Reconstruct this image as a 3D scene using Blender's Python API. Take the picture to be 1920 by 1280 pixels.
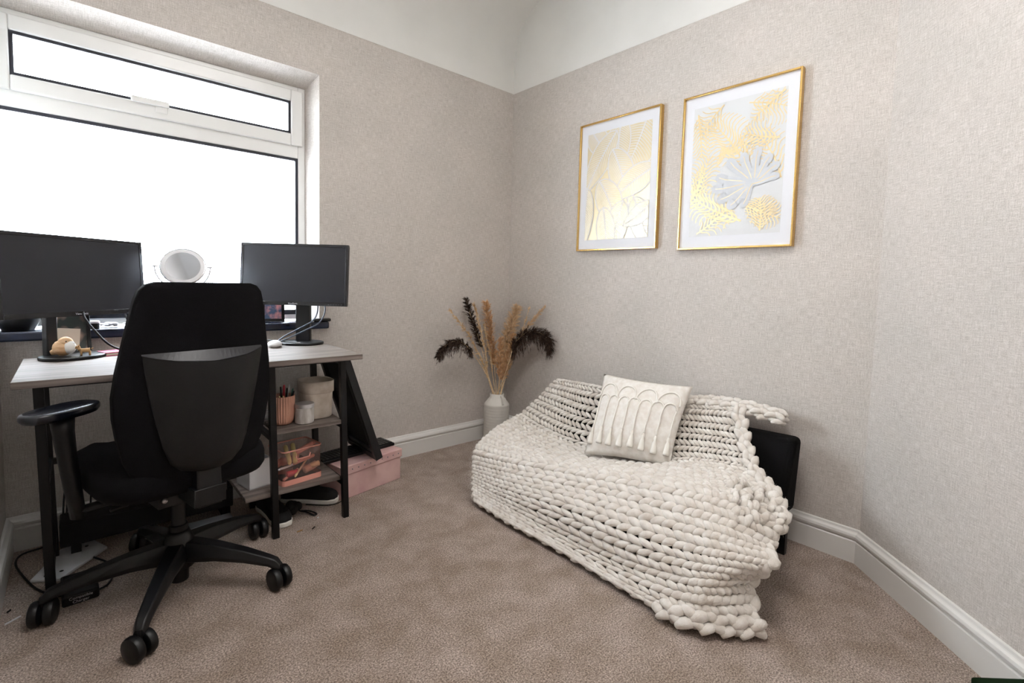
import bpy, bmesh, math, random
from mathutils import Vector, Matrix
R = math.radians; PI = math.pi
for o in list(bpy.data.objects): bpy.data.objects.remove(o)
SC = bpy.context.scene; COL = SC.collection
random.seed(7)

# ---------------------------------------------------------------- camera
cam_d = bpy.data.cameras.new('camera'); cam = bpy.data.objects.new('camera', cam_d); COL.objects.link(cam)
cam_d.sensor_width = 36; cam_d.lens = 921.87*36/1920; cam_d.shift_x = 0; cam_d.shift_y = -(640-591.83)/1920
cam_d.clip_start = 0.02
yaw, pitch, roll = R(41.81), R(3.86), R(-1.51)
fw = Vector((math.sin(yaw)*math.cos(pitch), math.cos(yaw)*math.cos(pitch), -math.sin(pitch)))
rt = Vector((math.cos(yaw), -math.sin(yaw), 0)); dn = fw.cross(rt)
xr = rt*math.cos(roll)+dn*math.sin(roll); yd = -rt*math.sin(roll)+dn*math.cos(roll)
cam.matrix_world = Matrix(((xr.x, -yd.x, -fw.x, -2.29), (xr.y, -yd.y, -fw.y, -2.60), (xr.z, -yd.z, -fw.z, 1.07), (0, 0, 0, 1)))
SC.camera = cam

# ---------------------------------------------------------------- light and exposure
W = bpy.data.worlds.new('sky'); SC.world = W; W.use_nodes = True
W.node_tree.nodes['Background'].inputs[0].default_value = (0.82, 0.91, 1.0, 1)
W.node_tree.nodes['Background'].inputs[1].default_value = 18.0
def lamp(name, kind, loc, energy, size, color=(1, 1, 1), rot=(0, 0, 0), size_y=None):
    d = bpy.data.lights.new(name, kind); d.energy = energy; d.color = color
    if kind == 'AREA':
        d.size = size
        if size_y: d.shape = 'RECTANGLE'; d.size_y = size_y
    elif kind == 'POINT': d.shadow_soft_size = size
    o = bpy.data.objects.new(name, d); o.location = loc; o.rotation_euler = rot; COL.objects.link(o)
    return o
lamp('overhead_fill', 'AREA', (-1.50, -1.95, 2.80), 20, 0.9, (1.0, 0.965, 0.935))  # unseen soft fill added overhead to brighten the room, no fitting modelled
SC.view_settings.view_transform = 'Standard'; SC.view_settings.look = 'None'
SC.view_settings.exposure = 0.50; SC.view_settings.gamma = 1.0
try: SC.view_settings.use_curve_mapping = False
except Exception: pass

# ---------------------------------------------------------------- materials
def lin(c):
    return tuple((x/12.92 if x <= 0.04045 else ((x+0.055)/1.055)**2.4) for x in c)
def rgb(r, g, b): return lin((r/255, g/255, b/255)) + (1,)
def mat(name, col, rough=0.6, metal=0.0, spec=0.5, **kw):
    m = bpy.data.materials.new(name); m.use_nodes = True
    b = m.node_tree.nodes['Principled BSDF']
    b.inputs['Base Color'].default_value = rgb(*col); b.inputs['Roughness'].default_value = rough
    b.inputs['Metallic'].default_value = metal; b.inputs['Specular IOR Level'].default_value = spec
    for k, v in kw.items(): b.inputs[k.replace('_', ' ')].default_value = v
    return m
def nd(m, t, **kw):
    n = m.node_tree.nodes.new(t)
    for k, v in kw.items():
        if k in n.inputs: n.inputs[k].default_value = v
        else: setattr(n, k, v)
    return n
def ln(m, a, ao, b, bi): m.node_tree.links.new(a.outputs[ao], b.inputs[bi])
def ramp(m, stops):
    r = m.node_tree.nodes.new('ShaderNodeValToRGB'); e = r.color_ramp.elements
    e[0].position, e[0].color = stops[0]; e[1].position, e[1].color = stops[-1]
    for p, c in stops[1:-1]:
        x = e.new(p); x.color = c
    return r
def noisy(m, c1, c2, scale=(8, 8, 8), detail=6, bump=0.0, bscale=None, coord='Object', lo=0.35, hi=0.65, dist=0.002):
    b = m.node_tree.nodes['Principled BSDF']
    tc = nd(m, 'ShaderNodeTexCoord'); mp = nd(m, 'ShaderNodeMapping'); mp.inputs['Scale'].default_value = scale
    ln(m, tc, coord, mp, 'Vector')
    n = nd(m, 'ShaderNodeTexNoise', Scale=1.0, Detail=detail); ln(m, mp, 'Vector', n, 'Vector')
    r = ramp(m, [(lo, rgb(*c1)), (hi, rgb(*c2))]); ln(m, n, 'Fac', r, 'Fac'); ln(m, r, 'Color', b, 'Base Color')
    if bump:
        bp = nd(m, 'ShaderNodeBump', Strength=bump, Distance=dist)
        if bscale:
            mp2 = nd(m, 'ShaderNodeMapping'); mp2.inputs['Scale'].default_value = bscale; ln(m, tc, coord, mp2, 'Vector')
            n2 = nd(m, 'ShaderNodeTexNoise', Scale=1.0, Detail=3); ln(m, mp2, 'Vector', n2, 'Vector'); ln(m, n2, 'Fac', bp, 'Height')
        else: ln(m, n, 'Fac', bp, 'Height')
        ln(m, bp, 'Normal', b, 'Normal')
    return m
def wallpaper():
    m = mat('linen_wallpaper', (205, 196, 186), 0.8, spec=0.25); b = m.node_tree.nodes['Principled BSDF']
    uv = nd(m, 'ShaderNodeUVMap')
    def thr(sx, sy):
        mp = nd(m, 'ShaderNodeMapping'); mp.inputs['Scale'].default_value = (sx, sy, 1); ln(m, uv, 'UV', mp, 'Vector')
        n = nd(m, 'ShaderNodeTexNoise', Scale=1.0, Detail=2.5); ln(m, mp, 'Vector', n, 'Vector'); return n
    a = thr(420, 26); c = thr(26, 420); d = thr(3, 3); e = thr(260, 260)
    ad = nd(m, 'ShaderNodeMath', operation='ADD'); ln(m, a, 'Fac', ad, 0); ln(m, c, 'Fac', ad, 1)
    ae = nd(m, 'ShaderNodeMath', operation='ADD'); ln(m, ad, 'Value', ae, 0); ln(m, e, 'Fac', ae, 1)
    hf = nd(m, 'ShaderNodeMath', operation='MULTIPLY'); ln(m, ae, 'Value', hf, 0); hf.inputs[1].default_value = 0.3333
    r = ramp(m, [(0.38, rgb(182, 175, 168)), (0.5, rgb(205, 198, 192)), (0.62, rgb(224, 218, 213))]); ln(m, hf, 'Value', r, 'Fac')
    mx = nd(m, 'ShaderNodeMixRGB', blend_type='MULTIPLY'); mx.inputs[0].default_value = 0.5
    r2 = ramp(m, [(0.3, rgb(232, 232, 230)), (0.7, rgb(255, 252, 250))]); ln(m, d, 'Fac', r2, 'Fac')
    ln(m, r, 'Color', mx, 1); ln(m, r2, 'Color', mx, 2); ln(m, mx, 'Color', b, 'Base Color')
    bp = nd(m, 'ShaderNodeBump', Strength=0.18, Distance=0.0008); ln(m, hf, 'Value', bp, 'Height'); ln(m, bp, 'Normal', b, 'Normal')
    return m
def carpet():
    m = mat('beige_carpet', (150, 130, 118), 0.95, spec=0.1); b = m.node_tree.nodes['Principled BSDF']
    b.inputs['Sheen Weight'].default_value = 0.25
    tc = nd(m, 'ShaderNodeTexCoord')
    f = nd(m, 'ShaderNodeTexNoise', Scale=200.0, Detail=4.0, Roughness=0.8); ln(m, tc, 'Object', f, 'Vector')
    g = nd(m, 'ShaderNodeTexNoise', Scale=9.0, Detail=7.0, Distortion=0.2); ln(m, tc, 'Object', g, 'Vector')
    r = ramp(m, [(0.38, rgb(98, 85, 77)), (0.5, rgb(172, 155, 143)), (0.62, rgb(230, 217, 206))]); ln(m, f, 'Fac', r, 'Fac')
    r2 = ramp(m, [(0.36, rgb(222, 213, 203)), (0.64, rgb(255, 251, 250))]); ln(m, g, 'Fac', r2, 'Fac')
    mx = nd(m, 'ShaderNodeMixRGB', blend_type='MULTIPLY'); mx.inputs[0].default_value = 1.0
    ln(m, r, 'Color', mx, 1); ln(m, r2, 'Color', mx, 2); ln(m, mx, 'Color', b, 'Base Color')
    bp = nd(m, 'ShaderNodeBump', Strength=0.8, Distance=0.006); ln(m, f, 'Fac', bp, 'Height')
    bp2 = nd(m, 'ShaderNodeBump', Strength=0.10, Distance=0.02); ln(m, g, 'Fac', bp2, 'Height'); ln(m, bp, 'Normal', bp2, 'Normal')
    ln(m, bp2, 'Normal', b, 'Normal')
    return m
M = {}
M['wall'] = wallpaper(); M['carpet'] = carpet()
M['plaster'] = noisy(mat('white_plaster', (232, 231, 227), 0.7, spec=0.2), (229, 228, 224), (238, 237, 233), (2, 2, 2), bump=0.15, bscale=(14, 14, 14), dist=0.01)
M['gloss'] = mat('white_gloss_paint', (228, 226, 222), 0.28)
M['upvc'] = mat('white_upvc', (232, 232, 230), 0.25)
M['gasket'] = mat('navy_black_gasket', (14, 18, 34), 0.5)
M['sill'] = noisy(mat('dark_navy_sill', (22, 30, 50), 0.18), (18, 25, 44), (34, 44, 66), (6, 30, 30))
M['glass'] = mat('clear_glass', (255, 255, 255), 0.0, Transmission_Weight=1.0, IOR=1.02)
M['oak'] = noisy(mat('grey_oak_laminate', (124, 114, 108), 0.6, spec=0.35), (84, 74, 68), (140, 129, 122), (3, 60, 60), bump=0.1, lo=0.3, hi=0.7)
M['blackmetal'] = mat('black_powder_coated_metal', (8, 9, 12), 0.42, spec=0.35)
M['bplastic'] = mat('black_plastic', (9, 10, 14), 0.42, spec=0.4)
M['bplastic2'] = noisy(mat('black_shell_plastic', (10, 10, 12), 0.5, spec=0.35), (8, 8, 10), (13, 13, 15), (300, 300, 300), bump=0.2, dist=0.0005)
M['armpad'] = mat('satin_black_arm_pad', (12, 16, 26), 0.26)
M['mesh'] = noisy(mat('black_upholstery', (11, 11, 14), 0.92, spec=0.15), (8, 8, 10), (17, 17, 20), (500, 500, 500), bump=0.3, dist=0.001)
M['screen'] = mat('switched_off_screen', (28, 29, 36), 0.36, spec=0.45)
M['bezel'] = mat('glossy_black_bezel', (18, 19, 24), 0.25)
M['logo'] = mat('grey_lettering', (190, 190, 195), 0.4)
M['wool'] = noisy(mat('cream_chunky_wool', (224, 219, 211), 0.9, spec=0.15, Sheen_Weight=0.3), (212, 203, 193), (236, 232, 226), (26, 26, 26), bump=0.5, bscale=(120, 420, 420), dist=0.003, lo=0.3, hi=0.7)
M['sofa'] = noisy(mat('black_sofa_cloth', (9, 9, 10), 0.9, spec=0.15), (7, 7, 8), (13, 13, 14), (200, 200, 200), bump=0.2)
M['cushion'] = noisy(mat('cream_cotton', (230, 225, 217), 0.85, spec=0.15), (223, 216, 207), (236, 232, 226), (40, 40, 40), bump=0.25, bscale=(700, 700, 700), dist=0.0006)
M['cord'] = mat('off_white_cotton_cord', (240, 236, 228), 0.85, spec=0.15)
M['gold'] = mat('brushed_gold_metal', (214, 178, 112), 0.27, 1.0)
M['mount'] = mat('white_picture_mount', (232, 234, 240), 0.5)
M['foil'] = noisy(mat('champagne_foil', (226, 216, 190), 0.42, 0.6), (214, 198, 162), (228, 216, 188), (5, 5, 5))
M['foil2'] = mat('gold_foil_ink', (238, 216, 170), 0.38, 0.35)
M['ink'] = mat('pale_silver_ink', (226, 224, 224), 0.5)
M['leafgrey'] = mat('silver_grey_leaf_ink', (208, 211, 216), 0.5)
M['paper'] = mat('pale_grey_print', (222, 224, 226), 0.45)
M['ceramic'] = mat('white_textured_ceramic', (222, 218, 210), 0.5)
M['straw'] = noisy(mat('dried_straw', (226, 196, 152), 0.9, spec=0.1), (218, 184, 138), (244, 220, 184), (60, 60, 60))
M['pampas'] = noisy(mat('tan_pampas_fluff', (228, 192, 148), 0.95, spec=0.05, Sheen_Weight=0.3), (222, 184, 138), (244, 216, 178), (50, 50, 50))
M['pampas2'] = noisy(mat('ochre_pampas_fluff', (224, 178, 130), 0.95, spec=0.05, Sheen_Weight=0.3), (214, 164, 116), (240, 200, 152), (50, 50, 50))
M['darkfluff'] = noisy(mat('dark_brown_fluff', (62, 50, 44), 0.95, spec=0.05), (40, 32, 29), (94, 77, 68), (50, 50, 50))
M['pinkbox'] = noisy(mat('dusty_pink_card', (210, 172, 168), 0.75), (200, 160, 158), (218, 184, 178), (9, 9, 9))
M['pink'] = mat('salmon_pink_plastic', (226, 158, 142), 0.4)
M['peach'] = mat('peach_ceramic', (208, 156, 134), 0.55)
M['clear'] = mat('clear_pink_plastic', (245, 215, 208), 0.08, Transmission_Weight=0.9, IOR=1.1)
M['canvas'] = noisy(mat('cream_canvas', (214, 202, 188), 0.9, spec=0.1), (206, 193, 178), (222, 212, 200), (30, 30, 30), bump=0.2, bscale=(500, 500, 500), dist=0.001)
M['jar'] = noisy(mat('grey_patterned_jar', (186, 182, 176), 0.4), (170, 164, 156), (204, 200, 196), (60, 60, 20))
M['lid'] = mat('brushed_silver_lid', (200, 198, 200), 0.3, 0.6)
M['white'] = mat('matt_white', (226, 226, 228), 0.5)
M['grey'] = mat('mid_grey', (120, 122, 126), 0.5)
M['rubber'] = mat('white_rubber_sole', (224, 222, 216), 0.6)
M['suede'] = mat('black_shoe_fabric', (16, 16, 18), 0.85)
M['mirror'] = mat('silvered_mirror', (205, 206, 212), 0.05, 1.0)
M['chrome'] = mat('chrome', (200, 200, 205), 0.15, 1.0)
M['tan'] = noisy(mat('tan_wood', (206, 168, 126), 0.6), (190, 148, 104), (218, 184, 146), (20, 20, 90))
M['tan2'] = mat('ochre_flock', (176, 140, 96), 0.85)
M['red'] = mat('red_plastic', (190, 40, 56), 0.4)
M['magenta'] = mat('magenta_cover', (196, 70, 110), 0.5)
M['yellow'] = mat('pale_yellow_plastic', (236, 216, 150), 0.35)
M['green'] = mat('green_plastic', (50, 110, 96), 0.4)
M['photo'] = noisy(mat('printed_photograph', (120, 100, 88), 0.35), (48, 54, 52), (176, 146, 128), (16, 16, 12), detail=2, lo=0.42, hi=0.58)
M['photo2'] = noisy(mat('printed_photograph_blue', (150, 140, 150), 0.35), (80, 100, 130), (226, 160, 160), (30, 30, 30), detail=3, lo=0.42, hi=0.6)
M['dgreen'] = mat('dark_green_cloth', (18, 36, 18), 0.9, spec=0.1)
M['cablegrey'] = mat('satin_dark_cable', (58, 66, 86), 0.3)
M['lipgrey'] = mat('satin_grey_plastic', (40, 40, 44), 0.4)
M['keyblack'] = mat('satin_black_keys', (24, 26, 28), 0.35)
M['note'] = mat('cream_note_paper', (222, 212, 196), 0.8)

# ---------------------------------------------------------------- mesh helpers
class MB:
    def __init__(s): s.v = []; s.f = []
    def add(s, vs, fs):
        n = len(s.v); s.v += [tuple(v) for v in vs]; s.f += [tuple(i+n for i in f) for f in fs]; return s
    def box(s, a, b, m=None):
        x0, y0, z0 = a; x1, y1, z1 = b
        vs = [(x0,y0,z0),(x1,y0,z0),(x1,y1,z0),(x0,y1,z0),(x0,y0,z1),(x1,y0,z1),(x1,y1,z1),(x0,y1,z1)]
        if m is not None: vs = [m @ Vector(v) for v in vs]
        return s.add(vs, [(3,2,1,0),(4,5,6,7),(0,1,5,4),(1,2,6,5),(2,3,7,6),(3,0,4,7)])
    def hexa(s, vs): return s.add(vs, [(3,2,1,0),(4,5,6,7),(0,1,5,4),(1,2,6,5),(2,3,7,6),(3,0,4,7)])
    def tube(s, pts, rad, n=8, caps=True, ref=None, flat=1.0):
        P = [Vector(p) for p in pts]; rad = rad if isinstance(rad, (list, tuple)) else [rad]*len(P)
        up = None; rings = []; base = len(s.v)
        for i, p in enumerate(P):
            t = (P[min(i+1, len(P)-1)]-P[max(i-1, 0)])
            t = t.normalized() if t.length > 1e-9 else Vector((0, 0, 1))
            if up is None:
                up = Vector(ref) if ref else (Vector((0, 0, 1)) if abs(t.z) < 0.9 else Vector((1, 0, 0)))
            sd = t.cross(up); sd = sd.normalized() if sd.length > 1e-6 else t.orthogonal().normalized()
            up = sd.cross(t).normalized()
            for k in range(n):
                a = 2*PI*k/n; s.v.append(tuple(p+(sd*math.cos(a)+up*math.sin(a)*flat)*rad[i]))
        for i in range(len(P)-1):
            for k in range(n):
                a = base+i*n+k; b = base+i*n+(k+1) % n; s.f.append((a, b, b+n, a+n))
        if caps:
            s.f.append(tuple(base+k for k in reversed(range(n)))); s.f.append(tuple(base+(len(P)-1)*n+k for k in range(n)))
        return s
    def lathe(s, prof, c=(0, 0, 0), n=32, m=None, close=True):
        base = len(s.v); c = Vector(c)
        for r, z in prof:
            for k in range(n):
                a = 2*PI*k/n; v = Vector((r*math.cos(a), r*math.sin(a), z))
                s.v.append(tuple((m @ v if m is not None else v)+c))
        for i in range(len(prof)-1):
            for k in range(n):
                a = base+i*n+k; b = base+i*n+(k+1) % n; s.f.append((a, b, b+n, a+n))
        if close:
            s.f.append(tuple(base+k for k in reversed(range(n)))); s.f.append(tuple(base+(len(prof)-1)*n+k for k in range(n)))
        return s
    def prism(s, poly, d0, d1, fn):
        n = len(poly); vs = [fn(p[0], p[1], d0) for p in poly]+[fn(p[0], p[1], d1) for p in poly]
        return s.add(vs, [tuple(reversed(range(n))), tuple(range(n, 2*n))]+[(i, (i+1) % n, n+(i+1) % n, n+i) for i in range(n)])
    def grid(s, rows, closed=False):
        base = len(s.v); m = len(rows[0])
        for r in rows: s.v += [tuple(p) for p in r]
        for i in range(len(rows)-1):
            for k in range(m if closed else m-1):
                a = base+i*m+k; b = base+i*m+(k+1) % m; s.f.append((a, b, b+m, a+m))
        return s
    def ball(s, c, r, n=14, m=8, mt=None):
        r = r if isinstance(r, (tuple, list)) else (r, r, r); base = len(s.v)
        for i in range(m+1):
            t = PI*i/m
            for k in range(n):
                a = 2*PI*k/n; v = Vector((r[0]*math.sin(t)*math.cos(a), r[1]*math.sin(t)*math.sin(a), -r[2]*math.cos(t)))
                if mt is not None: v = mt @ v
                s.v.append((c[0]+v.x, c[1]+v.y, c[2]+v.z))
        for i in range(m):
            for k in range(n):
                a = base+i*n+k; b = base+i*n+(k+1) % n; s.f.append((a, b, b+n, a+n))
        return s
    def build(s, name, m, parent=None, bevel=0, smooth=False, sub=0, solid=0, merge=False, auto=None, seg=2):
        me = bpy.data.meshes.new(name); vs = s.v
        if parent is not None and parent.get('_o') is not None:
            o0 = Vector(parent['_o']); vs = [tuple(Vector(v)-o0) for v in vs]
        me.from_pydata(vs, [], s.f); me.update()
        bm = bmesh.new(); bm.from_mesh(me)
        if merge: bmesh.ops.remove_doubles(bm, verts=bm.verts, dist=1e-5)
        bmesh.ops.recalc_face_normals(bm, faces=bm.faces); bm.to_mesh(me); bm.free()
        me.materials.append(M[m] if isinstance(m, str) else m)
        o = bpy.data.objects.new(name, me); COL.objects.link(o)
        if parent is not None: o.parent = parent
        if parent is not None and parent.get('_o') is not None: o['_o'] = list(parent['_o'])
        if bevel:
            md = o.modifiers.new('bevel', 'BEVEL'); md.width = bevel; md.segments = seg; md.limit_method = 'ANGLE'; md.angle_limit = R(40)
        if sub:
            md = o.modifiers.new('sub', 'SUBSURF'); md.levels = sub; md.render_levels = sub
        if solid:
            md = o.modifiers.new('solid', 'SOLIDIFY'); md.thickness = solid; md.offset = 0
        if smooth or sub or bevel:
            for p in me.polygons: p.use_smooth = True
            if not smooth and not sub:
                try: me.set_sharp_from_angle(angle=R(35))
                except Exception: pass
        return o
def tag(o, label=None, cat=None, group=None, kind=None):
    if label: o['label'] = label
    if cat: o['category'] = cat
    if group: o['group'] = group
    if kind: o['kind'] = kind
    return o
def thing(name, loc, label, cat, group=None, rz=0, local=False):
    o = bpy.data.objects.new(name, None); o.empty_display_size = 0.05; COL.objects.link(o)
    o.location = loc; o.rotation_euler = (0, 0, rz)
    if not local: o['_o'] = list(loc)      # children are written in room coordinates
    return tag(o, label, cat, group)
def solo(mb, name, m, loc, label, cat, group=None, **kw):   # one-mesh thing with its origin at loc
    L = Vector(loc); mb.v = [tuple(Vector(v)-L) for v in mb.v]
    o = mb.build(name, m, **kw); o.location = L
    return tag(o, label, cat, group)
def struct(mb, name, m, **kw):
    return tag(mb.build(name, m, **kw), kind='structure')
def rotz(a): return Matrix.Rotation(a, 4, 'Z')
def TR(loc, rz=0, rx=0, ry=0): return Matrix.Translation(loc) @ Matrix.Rotation(rz, 4, 'Z') @ Matrix.Rotation(rx, 4, 'X') @ Matrix.Rotation(ry, 4, 'Y')
def spline(pts, n=8):
    P = [Vector(p) for p in pts]; P = [2*P[0]-P[1]]+P+[2*P[-1]-P[-2]]; out = []
    for i in range(1, len(P)-2):
        for k in range(n):
            t = k/n; a, b, c, d = P[i-1:i+3]
            out.append(0.5*((2*b)+(c-a)*t+(2*a-5*b+4*c-d)*t*t+(3*b-a-3*c+d)*t**3))
    out.append(P[-2]); return out

def text_part(name, body, size, m, parent, mw):
    c = bpy.data.curves.new(name, 'FONT'); c.body = body; c.size = size; c.align_x = 'CENTER'; c.extrude = .0002
    o = bpy.data.objects.new(name, c); COL.objects.link(o); bpy.context.view_layer.update()
    me = bpy.data.meshes.new_from_object(o.evaluated_get(bpy.context.evaluated_depsgraph_get())); bpy.data.objects.remove(o)
    me.materials.clear(); me.materials.append(M[m]); t = bpy.data.objects.new(name, me); COL.objects.link(t); t.parent = parent
    me.transform(Matrix.Translation(-parent.location) @ mw); return t

# ---------------------------------------------------------------- room shell
ZW = 2.355; ZC = 2.93; XL = -2.50; YB = -3.05; BY = -2.128; EX = -0.92   # wallpaper top, ceiling, left wall, rear wall, bend, end of angled wall
def uvwall(name, quads, m='wall'):
    me = bpy.data.meshes.new(name); vs = []; fs = []; uv = []
    for q in quads:
        n = len(vs); vs += [p[0] for p in q]; fs.append(tuple(range(n, n+len(q)))); uv += [p[1] for p in q]
    me.from_pydata(vs, [], fs); l = me.uv_layers.new(name='UVMap')
    for i, t in enumerate(uv): l.data[i].uv = t
    me.materials.append(M[m]); o = bpy.data.objects.new(name, me); COL.objects.link(o); o['kind'] = 'structure'
    return o
WX0, WX1, WZ0, WZ1 = XL, -1.325, 0.80, 2.10; RD = 0.13          # window opening
fx = -1.352; fz = 2.055; OT = 0.30; FL = -2.545
def q(*ps): return list(ps)
def pz(x, z, y=0): return ((x, y, z), (x, z))
quads = [q(pz(XL, 0), pz(0, 0), pz(0, WZ0), pz(XL, WZ0)), q(pz(WX1, WZ0), pz(0, WZ0), pz(0, WZ1), pz(WX1, WZ1)), q(pz(XL, WZ1), pz(0, WZ1), pz(0, ZW+0.02), pz(XL, ZW+0.02)),
 # splayed reveals
 q(((WX1, 0, WZ0), (0, WZ0)), ((WX1, 0, WZ1), (0, WZ1)), ((fx, RD, fz), (.13, fz)), ((fx, RD, WZ0), (.13, WZ0))),
 q(((XL, 0, WZ1), (XL, 0)), ((WX1, 0, WZ1), (WX1, 0)), ((fx, RD, fz), (fx, .13)), ((XL, RD, fz), (XL, .13))),
 # outer reveals and outside face
 q(((fx, RD, 0.8), (0, 0)), ((fx, RD, fz), (0, 1)), ((fx, OT, fz), (1, 1)), ((fx, OT, 0.8), (1, 0))),
 q(((XL-.1, RD, fz), (0, 0)), ((fx, RD, fz), (1, 0)), ((fx, OT, fz), (1, 1)), ((XL-.1, OT, fz), (0, 1))),
 q(((XL-.1, 0.0, 0.8), (0, 0)), ((fx, 0, 0.8), (1, 0)), ((fx, OT, 0.8), (1, 1)), ((XL-.1, OT, 0.8), (0, 1))),
 q(((XL-.3, OT, 0), (0, 0)), ((.3, OT, 0), (1, 0)), ((.3, OT, .8), (1, 1)), ((XL-.3, OT, .8), (0, 1))),
 q(((XL-.3, OT, fz), (0, 0)), ((.3, OT, fz), (1, 0)), ((.3, OT, 3.1), (1, 1)), ((XL-.3, OT, 3.1), (0, 1))),
 q(((fx, OT, .8), (0, 0)), ((.3, OT, .8), (1, 0)), ((.3, OT, fz), (1, 1)), ((fx, OT, fz), (0, 1)))]
uvwall('wall_back', quads)
def plainwall(name, a, b):
    L = math.hypot(b[0]-a[0], b[1]-a[1])
    return uvwall(name, [q(((a[0], a[1], 0), (5, 0)), ((b[0], b[1], 0), (5+L, 0)), ((b[0], b[1], ZW+.02), (5+L, ZW+.02)), ((a[0], a[1], ZW+.02), (5, ZW+.02)))])
plainwall('wall_right', (0, 0), (0, BY)); plainwall('wall_corner', (0, BY), (EX, YB)); plainwall('wall_front', (EX, YB), (XL, YB))
plainwall('wall_left', (XL, YB), (XL, 0))
struct(MB().box((XL-.3, YB-.2, -0.1), (0.3, OT, 0)), 'floor', 'carpet')
# ceiling: coved above the window wall, plain white band above the others, flat top
cv = [(-0.002, ZW), (-0.003, 2.48), (-0.004, 2.58), (-0.012, 2.65), (-0.035, 2.72), (-0.075, 2.78), (-0.13, 2.83), (-0.21, 2.875), (-0.31, 2.905), (-0.42, 2.92), (-0.55, ZC)]
cb = MB()
cb.grid([[(x, y, z) for x in (XL, -1.6, -.8, 0)] for y, z in cv])
for a, b in (((-.002, .0), (-.002, BY)), ((-.002, BY), (EX, YB+.002)), ((EX, YB+.002), (XL, YB+.002)), ((XL+.002, YB), (XL+.002, 0))):
    cb.add([(a[0], a[1], ZW), (b[0], b[1], ZW), (b[0], b[1], ZC), (a[0], a[1], ZC)], [(0, 1, 2, 3)])
cb.add([(XL-.3, YB-.2, ZC), (.3, YB-.2, ZC), (.3, -.5, ZC), (XL-.3, -.5, ZC)], [(0, 1, 2, 3)])
cb.add([(XL-.3, YB-.2, 3.05), (.3, YB-.2, 3.05), (.3, OT+.02, 3.05), (XL-.3, OT+.02, 3.05)], [(0, 1, 2, 3)])
co = struct(cb, 'ceiling', 'plaster', smooth=True)
try: co.data.set_sharp_from_angle(angle=R(30))
except Exception: pass
# outer skins keep daylight from leaking around the room
struct(MB().box((.02, BY, 0), (.3, OT, 3.1)), 'daylight_block_1', 'plaster')
struct(MB().hexa([(0.02, BY, 0), (EX+.02, YB-.02, 0), (EX+.3, YB-.3, 0), (.3, BY-.1, 0), (0.02, BY, 3.1), (EX+.02, YB-.02, 3.1), (EX+.3, YB-.3, 3.1), (.3, BY-.1, 3.1)]), 'daylight_block_2', 'plaster')
struct(MB().box((XL-.3, YB-.3, 0), (EX+.3, YB-.02, 3.1)), 'daylight_block_3', 'plaster')
struct(MB().box((XL-.3, YB-.3, 0), (XL-.02, 0, 3.1)), 'daylight_block_4', 'plaster')
struct(MB().box((XL-.3, 0, 0), (FL-.002, OT, 3.1)), 'daylight_block_5', 'plaster')
# torus skirting, mitred
prof = [(0, 0), (.018, 0), (.018, .086), (.014, .090), (.013, .094), (.020, .098), (.022, .107), (.019, .116), (.012, .121), (.010, .124), (.008, .131), (.004, .133), (0, .133)]
def skirting(name, a, b, na, nb):
    a = Vector(a); b = Vector(b); d = (b-a).normalized(); nrm = Vector((d.y, -d.x))
    def off(p, miter, t): return p+miter*t
    ra = [(*off(a, na, t), z) for t, z in prof]; rb = [(*off(b, nb, t), z) for t, z in prof]
    mb = MB(); mb.grid([ra, rb], closed=True); struct(mb, name, 'gloss')
skirting('baseboard_back', (XL, 0), (0, 0), Vector((1, -1)), Vector((-1, -1)))
n2 = Vector((-math.sin(R(45)), math.sin(R(45)))); n1 = Vector((-1, 0)); mt = (n1+n2)/(1+n1.dot(n2))
skirting('baseboard_right', (0, 0), (0, BY), Vector((-1, -1)), mt)
skirting('baseboard_corner', (0, BY), (EX, YB), mt, Vector((-1, 0.4)))
skirting('baseboard_left', (XL, YB), (XL, 0), Vector((1, 1)), Vector((1, -1)))

# ---------------------------------------------------------------- window
win = bpy.data.objects.new('window_1', None); COL.objects.link(win); win.location = (-1.93, 0.13, 0.84); win['kind'] = 'structure'; win['_o'] = [-1.93, 0.13, 0.84]
Y0 = RD
def ring(mb, x0, z0, x1, z1, w, y0, y1, wl=None):
    wl = w if wl is None else wl
    mb.box((x0, y0, z0), (x0+wl, y1, z1)); mb.box((x1-w, y0, z0), (x1, y1, z1)); mb.box((x0+wl, y0, z0), (x1-w, y1, z0+w)); mb.box((x0+wl, y0, z1-w), (x1-w, y1, z1))
fr = MB(); ring(fr, FL, 0.845, fx, fz, 0.036, Y0, Y0+.07, .03); fr.box((FL+.03, Y0, 1.69), (fx-.036, Y0+.07, 1.765))
fr.build('window_frame', 'upvc', win, bevel=.004)
sa = MB(); ring(sa, XL-.010, 1.752, fx-.016, fz-.022, .058, Y0-.016, Y0+.05, .061); sa.build('opening_sash', 'upvc', win, bevel=.006)
ga = MB(); ring(ga, XL+.051, 1.81, fx-.074, fz-.08, .012, Y0-.006, Y0+.01); ring(ga, FL+.03, .881, fx-.036, 1.69, .014, Y0+.002, Y0+.02)
ga.build('gasket', 'gasket', win)
pn = MB().box((FL+.03, Y0+.02, .88), (fx-.036, Y0+.024, 1.69)); pn.build('pane', 'glass', win)
pn = MB().box((XL+.05, Y0+.02, 1.81), (fx-.074, Y0+.024, fz-.08)); pn.build('pane', 'glass', win)
bd = MB().box((FL+.03, Y0-.004, .872), (fx-.036, Y0+.02, .881)); bd.build('glazing_bead', 'gasket', win)
hd = MB().box((-2.085, Y0-.034, 1.802), (-1.95, Y0-.016, 1.826)).box((-2.0, Y0-.022, 1.775), (-1.955, Y0-.014, 1.81)); hd.build('handle', 'upvc', win, bevel=.005)
si = MB().box((XL, -.035, .803), (-1.285, 0, .84)).box((FL, 0.001, .815), (fx, RD+.01, .84)); si.build('window_sill', 'sill', win, bevel=.008, seg=3)

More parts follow.
